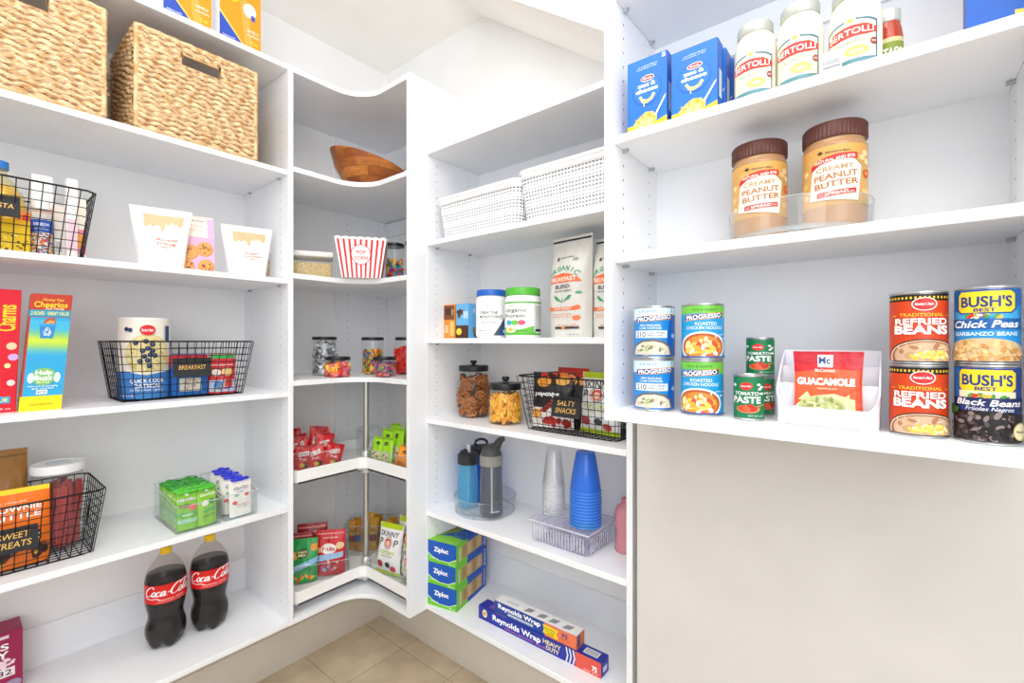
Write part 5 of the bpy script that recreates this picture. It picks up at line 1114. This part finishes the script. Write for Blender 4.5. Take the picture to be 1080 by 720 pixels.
def machine(label, u0, d, rot, gname, five, w, h, dp, d_extra=0, u1=None):
    c, w_ = face('R', d, u0, u1) if u1 else (bank('R', u0, d), 0)
    return carton('macaroni_box', label, 'box', (c.x, c.y+dp/2), z, math.radians(rot), w_ or w, dp, h, '#1a5fc0', front=mac+([('t', '5', .93, .95, .06, '#ffffff', .09, .03)] if five else []), right=[('r', 0, 0, 1, 1, '#1b62c4'), ('r', .1, 0, .5, .06, '#f2c51c'), ('r', .25, .2, .75, .6, '#d7e2ee')], group=gname)
hm = zat(bank('R', 684, .012), 60)-z
machine('blue macaroni and cheese box nearest the left panel', 662, .012, 0, 'blue macaroni boxes', True, 0, hm, .036, u1=703.5)
hm2 = zat(bank('R', 757, .012), 38)-z
w2 = face('R', .012, 708, 756.5)[1]; cB = face('R', .012, 708, 756.5)[0]
for k in range(4):
    lb = ('blue macaroni and cheese box with its whole front showing, second from the left panel' if k == 0 else f'blue macaroni box behind the front one, {["", "first", "second", "third"][k]} of the three standing behind it')
    carton('macaroni_box', lb, 'box', (cB.x+.004*k, cB.y+.02+.041*k), z, 0, w2, .036, hm2-.002*k, '#1a5fc0', front=mac, right=[('r', 0, 0, 1, 1, '#1b62c4'), ('r', .1, 0, .6, .06, '#f2c51c'), ('r', .25, .2, .75, .6, '#d7e2ee')], group='blue macaroni boxes')
def sauce(label, u0, u1, yt, d, off):
    c, r = round_at('R', d, u0, u1); h = zat(c, yt)-z+.004; t = thing('sauce_jar', label, 'jar', c, z, to_cam(c, off), 'creamy alfredo sauce jars')
    prof = [(0, .002), (r*.88, 0), (r*.97, .006), (r, .02), (r, h*.62), (r*.985, h*.7), (r*.9, h*.81), (r*.8, h*.85), (r*.79, h*.87)]
    lab(MB().lathe(spline(prof, 3), paint('#f3ecd8', .25, 0, .6), 44).build('jar_body', t), 'glass jar full of cream sauce')
    l = MB(); R = r*.84; l.lathe([(R*.95, h*.855), (R, h*.86), (R*1.02, h*.87), (R*1.02, h*.975), (R*.98, h*.99), (R*.85, h), (R*.8, h*.99), (0, h*.99)], paint('#b9bfb8', .4, .25), 44); l.build('lid', t)
    sl = MB(); sl.grid(lambda u, v: ((R*1.04+.002*v)*math.cos(-2.6+1.1*u), (R*1.04+.006*v)*math.sin(-2.6+1.1*u), h*(.84+.1*u*v-.06*v*(1-u))), 8, 4, clear('#e6e6e2', .5)); lab(sl.build('shrink_wrap', t), 'torn shrink wrap at the neck')
    L = MB(); z0, z1 = h*.05, h*.62; arc = PI*r*.95; H = z1-z0
    sh = [(.12, 0), (.88, 0), (.88, .86), (.76, .9), (.62, .92), (.5, .98), (.38, .92), (.24, .9), (.12, .86)]
    art = [('p', sh, '#e3e7e0'), ('p', [(.14, .02), (.86, .02), (.86, .84), (.74, .88), (.6, .9), (.5, .95), (.4, .9), (.26, .88), (.14, .84)], '#4d7a86'), ('p', [(.17, .1), (.83, .1), (.83, .8), (.72, .84), (.5, .88), (.28, .84), (.17, .8)], '#f0e6c6'), ('e', .5, .88, .07, .07, '#f3ead0'), ('e', .5, .88, .04, .045, '#e0b25a'), ('p', [(.16, .58), (.3, .54), (.7, .54), (.84, .58), (.86, .68), (.7, .76), (.5, .78), (.3, .76), (.14, .68)], '#cf3a34'), ('t', 'BERTOLLI', .5, .655, .12, '#fbf3ea', .6, .015), ('t', 'ALFREDO', .5, .44, .06, '#8a948e', .36), ('e', .4, .22, .1, .09, '#d7dedb'), ('e', .58, .25, .15, .1, '#e8be6a'), ('e', .58, .24, .1, .05, '#f3dca0'), ('e', .8, .4, .055, .07, '#8f4a48'), ('t', 'NEW', .8, .4, .04, '#f2e6e0', .07), ('r', .14, .02, .86, .1, '#5a8a96')]
    L.art(art, arc, H, cmap(r+.0004, arc, z0), du=r*.13); L.build('paper_label', t); return c, r
sauce('alfredo sauce jar nearest the macaroni boxes', 774.5, 819.5, 32, .055, -12)
sauce('alfredo sauce jar in the middle of the row of three', 819.5, 869, 12, .055, -12)
c, r = sauce('alfredo sauce jar on the right of the row of three', 873.5, 931, -4, .055, -10)
p = bank('R', 877, .0); cc_, ww_ = face('R', .001, 866, 888); hh = zat(cc_, 54)-z
carton('shelf_label', 'small white barcode card standing between two alfredo jars', 'card', (cc_.x, cc_.y), z, 0, ww_, .001, hh, '#f4f4f6', front=[('r', .08, .12, .92, .2, '#7a7d84'), ('r', .08, .3, .92, .56, '#c6c9ce')]+[('r', .1+.08*i, .3, .13+.08*i, .56, '#8a8d94') for i in range(10)], flap=False)
def smalljar(label, u0, u1, d, h, col, lid, art, off):
    c, r = round_at('R', d, u0, u1); t = thing('sauce_jar', label, 'jar', c, z, to_cam(c, off))
    MB().lathe(spline([(0, .001), (r*.9, 0), (r, .01), (r, h*.6), (r*.8, h*.8), (r*.74, h*.84)], 3), paint(col, .15, 0, .6), 32).build('jar_body', t)
    MB().lathe([(r*.76, h*.82), (r*.84, h*.83), (r*.84, h*.98), (0, h)], paint(lid, .3, .3), 32).build('lid', t)
    L = MB(); arc = PI*r*.95; L.art(art, arc, h*.42, cmap(r+.0004, arc, h*.16), du=r*.15); L.build('paper_label', t)
smalljar('red sauce jar standing behind the macaroni boxes and first alfredo jar', 768, 806, .15, .16, '#a83a2a', '#b9bcb8', [('r', .05, 0, .95, 1, '#c8b79a'), ('r', .05, .3, .95, .6, '#8a2a22')], 0)
smalljar('red taco sauce jar with a green label behind the right alfredo jar', 922, 953, .125, zat(bank('R', 938, .125), 13)-z, '#b8442c', '#cdd2cc', [('r', .02, 0, .98, 1, '#d9cf9a'), ('r', .08, .12, .95, .86, '#8c9a3c'), ('t', 'TACO', .64, .5, .34, '#f6f6e8', .5, .03)], -2)
p0 = bank('R', 1019, .04)
carton('blue_box', 'blue box on the top right shelf cut by the frame', 'box', (p0.x+.06, p0.y+.02), z, 0, .12, .04, .18, '#0f4ba0', front=[('r', 0, 0, 1, 1, '#1255b0'), ('p', [(.42, .0), (.56, 0), (.56, .12), (.42, .14)], '#e8c04a'), ('e', .5, .6, .35, .2, '#0d4694')])
# R3
z = ZR['R3']
c, r = round_at('R', .115, 770, 921); turntable('clear round turntable holding two peanut butter jars', c, z, r, .062)
zt_ = z+.012
def pbjar(label, u0, u1, d, yt, off):
    c, r = round_at('R', d, u0, u1); h = zat(c, yt)-zt_-.008; t = thing('peanut_butter_jar', label, 'jar', c, zt_, to_cam(c, off), 'peanut butter jars')
    lab(MB().lathe(spline([(0, .001), (r*.92, 0), (r, .008), (r, h*.72), (r*1.0, h*.78), (r*.94, h*.82), (r*.93, h*.86)], 3), paint('#b78b62', .22, 0, .6), 48).build('jar_body', t), 'clear jar full of tan peanut butter')
    l = MB(); R = r*1.0; l.lathe([(R*.9, h*.845), (R, h*.85), (R, h*.985), (R*.97, h), (0, h)], paint('#5d332c', .4), 96, mod=lambda a, b_, an: (a+(.0007*math.cos(48*an) if a > r*.97 and b_ < h*.99 else 0), b_)); l.build('lid', t)
    L = MB(); z0, z1 = h*.2, h*.76; H = z1-z0; arc = PI*r*.80
    L.lathe([(r+.0005, z0), (r+.0005, z1)], paint('#d2a45e', .35), 48)
    art = [('p', [(0, .8), (.3, .94), (1, .78), (1, 1), (0, 1)], '#dba659'), ('e', .07, .62, .05, .05, '#ecd29a'), ('e', .05, .4, .05, .05, '#e2c07e'), ('e', .08, .2, .05, .05, '#ecd29a'), ('e', .9, .84, .06, .05, '#efdaac'), ('e', .84, .76, .06, .05, '#e8cb90'), ('e', .93, .7, .05, .05, '#efdaac'), ('e', .9, .2, .07, .05, '#e2c07e'), ('p', [(.26, .9), (.3, .935), (.34, .9), (.3, .865)], '#5a3a26'), ('t', "Member's Mark", .52, .89, .035, '#7a5a40', .3),
           ('p', [(.16, .1), (.78, .02), (.84, .62), (.66, .82), (.5, .84), (.3, .8), (.2, .7)], '#b58a5a'), ('p', [(.15, .12), (.77, .04), (.82, .62), (.64, .8), (.48, .82), (.3, .8), (.2, .7)], '#f3e8d8'),
           ('p', [(.17, .6), (.3, .7), (.5, .74), (.76, .74), (.75, .84), (.5, .84), (.28, .79), (.18, .7)], '#c92a2c'), ('t', 'NATURAL AND STIR', .48, .765, .05, '#f9eee2', .5, .02, 0, 5), ('t', 'CREAMY', .48, .615, .085, '#b58a5c', .46, .02, 0, 3), ('t', 'PEANUT', .49, .485, .1, '#b0703e', .54, .025, 0, 4), ('t', 'BUTTER', .5, .35, .1, '#b0703e', .54, .025, 0, 4), ('p', [(.26, .13), (.74, .16), (.74, .25), (.26, .22)], '#c92a2c'), ('t', '~ SPREAD ~', .5, .19, .05, '#f9eee2', .42, .02, 0, 4), ('e', .92, .5, .06, .07, '#d8452c'), ('t', 'NO', .92, .5, .06, '#f4d24a', .07)]
    L.art(art, arc, H, cmap(r+.0005, arc, z0), du=r*.12); L.build('paper_label', t)
pbjar('brown-lidded peanut butter jar on the left of the turntable', 772, 830.5, .105, 152, 4)
pbjar('brown-lidded peanut butter jar on the right of the turntable', 846.5, 915.5, .10, 132, 4)
# R4
z = ZR['R4']
prog = lambda light: ([('r', 0, 0, 1, 1, '#1f86d2'), ('p', [(.66, 0), (1, 0), (1, 1), (.8, 1), (.72, .5)], '#1560b8'), ('r', 0, .86, 1, 1, '#cfe4f2'), ('p', [(0, .74), (.5, .8), (1, .88), (1, .9), (0, .88)], '#cfe4f2'), ('t', 'LIGHT', .38, .93, .05, '#6f9cc4', .3)] if light else [('r', 0, 0, 1, 1, '#1f9ad8'), ('p', [(0, .84), (.5, .86), (1, .74), (1, 1), (0, 1)], '#6fc044'), ('t', 'RICH & HEARTY', .5, .92, .045, '#2f7a2c', .4)])+[
    ('p', [(.14, .7), (.8, .76), (.84, .88), (.17, .82)], '#e0922a'), ('p', [(.15, .715), (.8, .77), (.82, .865), (.17, .815)], '#173a80'), ('t', 'PROGRESSO', .485, .79, .085, '#ffffff', .58, .03, 0, 5)]+(
    [('t', 'NEW ENGLAND', .42, .64, .045, '#eaf4fb', .34, .01), ('t', 'CLAM CHOWDER', .42, .58, .045, '#eaf4fb', .38, .01), ('r', .14, .38, .7, .53, '#e9f1f8'), ('t', '210', .26, .455, .11, '#2a3a5c', .18), ('t', 'CALORIES', .52, .485, .04, '#2a3a5c', .28), ('t', 'PER CAN', .5, .43, .04, '#2a3a5c', .24), ('e', .84, .42, .055, .045, '#bcdcf2'), ('p', [(.06, .03), (.8, .03), (.76, .2), (.66, .3), (.5, .35), (.3, .33), (.14, .24)], '#6d6258'), ('p', [(.1, .03), (.76, .03), (.72, .19), (.62, .27), (.48, .31), (.3, .29), (.16, .2)], '#d8cfbe'), ('b', .44, .13, .26, .11, 26, ['#8a7a68', '#efe8da', '#a8c27a', '#c9b9a0'], .035, 4)] if light else
    [('t', 'ROASTED', .52, .65, .06, '#eaf6fc', .34, .01), ('t', 'CHICKEN NOODLE', .5, .57, .06, '#eaf6fc', .6, .01), ('e', .47, .2, .4, .3, '#e9eff2'), ('e', .47, .2, .36, .265, '#b5562c'), ('e', .47, .19, .32, .23, '#d98a36'), ('b', .47, .18, .26, .18, 44, ['#f2c95a', '#f6e3a8', '#e07a2a', '#f8efd6', '#d8503a', '#efb23a'], .06, 7), ('p', [(.82, .36), (.86, .33), (.88, .38)], '#ffffff'), ('t', 'white meat', .84, .44, .03, '#dff0fa', .22), ('r', .0, 0, 1, .02, '#1560b8')])
for i, (u0, u1, ls) in enumerate(((668, 711.5, True), (718, 763.5, False))):
    c, r = round_at('R', .052 if ls else .05, u0, u1); h = .112
    bands = [(0, .88, '#1560b8'), (.88, 1, '#cfe4f2')] if ls else [(0, .8, '#1668b8'), (.8, 1, '#6fc044')]
    nm = 'clam chowder soup can with a pale blue band' if ls else 'chicken noodle soup can with a green band'
    can('soup_can', f'blue {nm}, lower of its pair', c, z, to_cam(c, 6 if ls else -6), r, h, bands, prog(ls), 'blue soup cans')
    can('soup_can', f'blue {nm}, upper of its pair', (c.x+.001, c.y), z+h, to_cam(c, 2 if ls else 6), r, h, bands, prog(ls), 'blue soup cans')
paste = [('r', 0, 0, 1, 1, '#14774a'), ('e', .5, .78, .14, .095, '#d8322c'), ('t', "Member's Mark", .5, .78, .04, '#ffffff', .22), ('e', .78, .82, .05, .03, '#e6f0e8'), ('e', .86, .76, .06, .03, '#e6f0e8'), ('e', .8, .71, .05, .03, '#e6f0e8'), ('e', .2, .8, .06, .04, '#e6f0e8'), ('t', 'TOMATO', .5, .6, .085, '#eef5ee', .56, .02), ('e', .86, .6, .07, .03, '#e6f0e8'), ('t', 'PASTE', .5, .445, .16, '#ffffff', .66, .03), ('e', .54, .22, .27, .1, '#b9905a'), ('p', [(.7, .26), (.98, .33), (.98, .36), (.7, .3)], '#b9905a'), ('e', .53, .23, .22, .085, '#d8432c'), ('b', .53, .24, .17, .06, 10, ['#e8603c', '#c42f20'], .07, 2), ('t', 'NET WT 6 OZ', .72, .06, .035, '#d7e8dc', .36)]
c1, r1 = round_at('R', .04, 773.5, 806.5); c2, r2 = round_at('R', .115, 785, 815.5); h = .082
can('tomato_paste_can', 'small green tomato paste can standing in front', c1, z, to_cam(c1, -10), r1, zat(c1, 394)-z, [(0, 1, '#14774a')], paste, 'green tomato paste cans')
c2 = Vector((c2.x+.003, c2.y)); hz = (zat(c2, 355.5)-z)/2
can('tomato_paste_can', 'small green tomato paste can, lower of the rear pair', c2, z, to_cam(c2, 30), r2, hz, [(0, 1, '#14774a')], paste, 'green tomato paste cans')
can('tomato_paste_can', 'small green tomato paste can, upper of the rear pair', c2, z+hz, to_cam(c2, -10), r2, hz, [(0, 1, '#14774a')], paste, 'green tomato paste cans')
# organiser
c, w = face('R', .02, 817, 929); hh = zat(bank('R', 850, .12), 369)-z; d = .10; hf = zat(bank('R', 870, .02), 431)-z
t = thing('packet_organizer', 'white stepped plastic organizer holding a guacamole mix packet', 'organizer', (c.x, c.y+d/2), z); m = paint('#e6e8f1', .4); th = .0025
W0, W1 = w/2, w/2-.006
mb = MB(); rc = .016; hm_ = hf*1.08
def ogr(v_, k, ins):      # rounded front: U-shaped wall seen from above, from back left round the front to back right
    W, D = W0-ins, d/2-ins; R = rc-ins
    pts = [(-W, D), (-W, D*.5), (-W, 0), (-W, -D+R)]+[(-W+R-R*math.cos(PI/2*i/6), -D+R-R*math.sin(PI/2*i/6)) for i in range(1, 7)]+[(-W*.5, -D), (0, -D), (W*.5, -D)]
    pts += [(W-R+R*math.sin(PI/2*i/6), -D+R-R*math.cos(PI/2*i/6)) for i in range(0, 7)]+[(W, 0), (W, D*.5), (W, D)]
    x, y = pts[k]; t_ = (y+D)/(2*D)
    top = hf+(hh-hf)*min(1, max(0, t_))**.62 if abs(x) > W-R*1.01 else hf
    fl = 1-.03*(1-v_)
    return (x*fl, y*fl, v_*top)
nk = 23
for ins, dr in ((0, 1), (.0025, -1)):
    vs = [ogr(j/6, k, ins) for j in range(7) for k in range(nk)]
    mb.add(vs, [((j*nk+k), (j*nk+k+1), (j+1)*nk+k+1, (j+1)*nk+k)[::dr] for j in range(6) for k in range(nk-1)], m, True)
vs = [ogr(1, k, 0) for k in range(nk)]+[ogr(1, k, .0025) for k in range(nk)]
mb.add(vs, [(k, k+1, nk+k+1, nk+k) for k in range(nk-1)], m, True)
mb.box(-W0*.97, -d/2*.94, 0, W0*.97, d/2, th, m); mb.box(-W0, d/2-th, 0, W0, d/2, hh, m)
mb.build('organizer_body', t, 50)
for yy, zz in ((-d/2+.035, hh*.55), (-d/2+.068, hh*.78)): MB().box(-W0+th, yy-.001, th, W0-th, yy+.001, zz, m).build('divider', t)
st = MB()
for k in range(46): st.box(-W0+.016+k*(w-.032)/46, -d/2*.97-.0012, .001, -W0+.016+k*(w-.032)/46+.0013, -d/2*.97+.001, .0022, paint('#7a80a8', .5))
lab(st.build('foot_stitch', t), 'row of fine dark marks along the foot')
cg, wg = face('R', .035, 835.5, 911.5)
gu = [('r', 0, 0, 1, 1, '#ea5a2e'), ('r', 0, .76, 1, 1, '#b8182a'), ('p', [(0, .7), (.5, .76), (1, .74), (1, .82), (0, .82)], '#c81f2c'), ('r', .36, .78, .58, .96, '#f3f1ee'), ('t', 'Mc', .46, .875, .1, '#1c3f7c', .17, .03), ('t', 'McCormick', .47, .735, .045, '#f6e4dc', .3, .02), ('t', 'GUACAMOLE', .47, .58, .1, '#ffffff', .86, .05), ('t', 'seasoning mix', .5, .49, .03, '#f9d6c0', .3), ('p', [(.0, 0), (.9, 0), (.9, .35), (.6, .42), (.3, .38), (0, .22)], '#f0d8a8'), ('p', [(.66, .3), (.82, .42), (.86, .2)], '#f2dca2'), ('p', [(.06, .32), (.2, .44), (.3, .3)], '#eed9a0'), ('e', .42, .2, .4, .15, '#e9e6dc'), ('e', .42, .24, .35, .14, '#c2c88a'), ('b', .42, .25, .3, .11, 40, ['#d2d6a0', '#aeb872', '#e0e2b8', '#8fa05a'], .045, 3), ('e', .78, .12, .1, .06, '#e8b96a'), ('r', .93, 0, 1, .75, '#e2481f')]
pouch('seasoning_packet', 'red and orange guacamole mix packet in the white organizer', 'packet', (cg.x, cg.y+.006), z+.004, math.radians(2), wg, zat(bank('R', 872, .035), 370.5)-z-.004, .012, '#ea5a2e', gu, 'pillow', 2, tilt=-.08, amp=.4, mk=lambda c_, r_: foil(c_, .32))
# big cans on the right
ref = [('r', 0, 0, 1, 1, '#cf4318'), ('r', 0, .9, 1, 1, '#1d1412')]+[('r', .02+.05*i, .93, .045+.05*i, .965, '#e8c23a') for i in range(19)]+[('e', .53, .85, .14, .1, '#f3ece6'), ('e', .53, .85, .125, .088, '#d82a2c'), ('t', "Member's Mark", .53, .85, .04, '#ffffff', .2), ('t', 'TRADITIONAL', .5, .69, .05, '#f0c23a', .5, .02), ('t', '~', .17, .69, .08, '#f0c23a', .06), ('t', '~', .83, .69, .08, '#f0c23a', .06), ('t', 'REFRIED', .5, .59, .095, '#ffffff', .62, .03), ('t', 'BEANS', .5, .465, .13, '#ffffff', .64, .045), ('e', .56, .05, .47, .28, '#3a2018'), ('e', .56, .05, .45, .262, '#e6d6ba'), ('e', .56, .06, .42, .24, '#9a5a3e'), ('e', .56, .08, .38, .2, '#cfae8e'), ('b', .56, .13, .34, .11, 24, ['#c49a78', '#dcc3a6', '#b07a58'], .05, 5), ('b', .6, .08, .22, .07, 26, ['#f4d56a', '#ecc24a', '#fbe9a8'], .045, 9)]
c, r = round_at('R', .05, 937.5, 1001); h2 = (zat(bank('R', 968, .0), 312)-z)/2
h2 = .113
can('bean_can', 'orange refried beans can, lower of its pair', c, z, to_cam(c, 4), r, h2, [(0, .9, '#cf4318'), (.9, 1, '#1d1412')], ref, 'orange refried beans cans')
can('bean_can', 'orange refried beans can, upper of its pair', c, z+h2, to_cam(c, 7), r, h2, [(0, .9, '#cf4318'), (.9, 1, '#1d1412')], ref, 'orange refried beans cans')
def bush(kind):
    top = [('p', [(.2, .93), (.24, .99), (.8, .99), (.86, .93), (.86, .72), (.8, .66), (.24, .66), (.2, .72)], '#173a8f' if kind else '#e6c51d'), ('p', [(.22, .93), (.26, .975), (.79, .975), (.84, .93), (.84, .73), (.79, .68), (.26, .68), (.22, .73)], '#f0d429'), ('t', "BUSH'S", .53, .83, .15, '#1d3a80', .54, .03), ('t', 'BEST', .52, .715, .05, '#1d3a80', .22, .03)]
    if kind == 'chick':
        return [('r', 0, 0, 1, 1, '#1b8fd6'), ('p', [(0, .4), (.5, .6), (1, .8), (1, 1), (0, 1)], '#1567b8'), ('p', [(.1, .46), (.5, .66), (.9, .46), (.9, .7), (.1, .7)], '#3fa8e2')]+top+[('b', .5, .62, .2, .03, 14, ['#d83a2c', '#4a9a3a', '#f0e6c8', '#e8b53a'], .04, 4), ('p', [(.06, .44), (.96, .44), (.92, .51), (.96, .59), (.06, .59), (.1, .51)], '#155a9f'), ('t', 'Chick Peas', .52, .515, .1, '#ffffff', .74, .02, .25), ('t', 'GARBANZO BEANS', .52, .38, .055, '#d5ecfa', .7, .03), ('e', .5, .12, .48, .2, '#d8b98c'), ('b', .5, .1, .44, .17, 80, ['#e3b878', '#d8a25e', '#efcf98', '#c98e4a', '#e8c084'], .048, 5)]
    return [('r', 0, 0, 1, 1, '#1c3f8f'), ('p', [(0, .3), (.2, .5), (.3, .9), (.2, 1), (0, 1)], '#1a6ec0')]+top+[('p', [(.22, .56), (.84, .56), (.84, .68), (.22, .68)], '#e9e2c0'), ('b', .54, .6, .22, .03, 16, ['#d83a2c', '#4a9a3a', '#e8b53a', '#2f6a2c'], .04, 4), ('p', [(.08, .46), (1, .42), (.97, .5), (1, .6), (.08, .58), (.12, .52)], '#1d2a5c'), ('t', 'Black Beans', .55, .525, .085, '#ffffff', .74, .02, .25), ('t', 'Frijoles Negros', .56, .44, .055, '#e6e6f2', .5, .01, .25), ('p', [(0, 0), (1, 0), (1, .38), (.6, .42), (.2, .4), (0, .34)], '#221c1e'), ('b', .5, .2, .46, .19, 90, ['#3a3034', '#1a1517', '#5a4a4c', '#2c2427', '#8a7a78'], .05, 5), ('b', .1, .4, .1, .04, 10, ['#3f8a3a', '#2f6a2c'], .06, 2), ('e', .88, .15, .1, .12, '#d8c98a'), ('e', .88, .15, .08, .1, '#efe4b8'), ('t', 'Recipe', .88, .15, .04, '#5a3a2a', .12)]
c, r = round_at('R', .045, 1006, 1078); h3 = .113
can('bean_can', 'blue black beans can under the chick peas can', c, z, to_cam(c, -5), r, h3+.002, [(0, .36, '#221c1e'), (.36, 1, '#1c3f8f')], bush('black'), 'large blue bean cans')
can('bean_can', 'bright blue chick peas can on top of the black beans can', c, z+h3+.002, to_cam(c, -7), r, h3, [(0, 1, '#1b7fc8')], bush('chick'), 'large blue bean cans')
# ================================================================== light and camera
def area(name, loc, rot, sx, sy, power, col=(1, 1, 1)):
    l = bpy.data.lights.new(name, 'AREA'); l.shape = 'RECTANGLE'; l.size, l.size_y = sx, sy; l.energy = power; l.color = col
    o = bpy.data.objects.new(name, l); C.objects.link(o); o.location = loc; o.rotation_euler = rot; return o
area('ceiling_light', (1.55, -1.3, 2.79), (0, 0, 0), .8, .8, 11, (1, .985, .97))
area('ceiling_fill', (2.3, -1.9, 1.95), (PI, 0, 0), .8, .8, 46, (.97, .985, 1))  # unseen upward light, added to brighten the ceiling and upper walls
area('shelf_fill', (3.2, -2.75, 1.95), (math.radians(82), 0, math.radians(42)), 2.0, 1.5, 30, (.97, .985, 1))  # unseen frontal fill, added to lighten the backs of the shelves
w = bpy.data.worlds.new('room_light'); scene.world = w; w.use_nodes = True
bg = w.node_tree.nodes['Background']; bg.inputs[0].default_value = (.93, .96, 1, 1); bg.inputs[1].default_value = .95
cam = bpy.data.cameras.new('camera'); co = bpy.data.objects.new('camera', cam); C.objects.link(co); scene.camera = co
cam.sensor_width = 36; cam.sensor_fit = 'HORIZONTAL'; cam.lens = FPX/1080*36; cam.clip_start = .02
co.location = CAM; co.rotation_euler = (PI/2, 0, YAW)
scene.view_settings.view_transform = 'Standard'; scene.view_settings.look = 'None'; scene.view_settings.exposure = 0.0; scene.view_settings.gamma = 1.0
scene.cycles.transparent_max_bounces = 96; scene.cycles.max_bounces = 10; scene.cycles.diffuse_bounces = 6
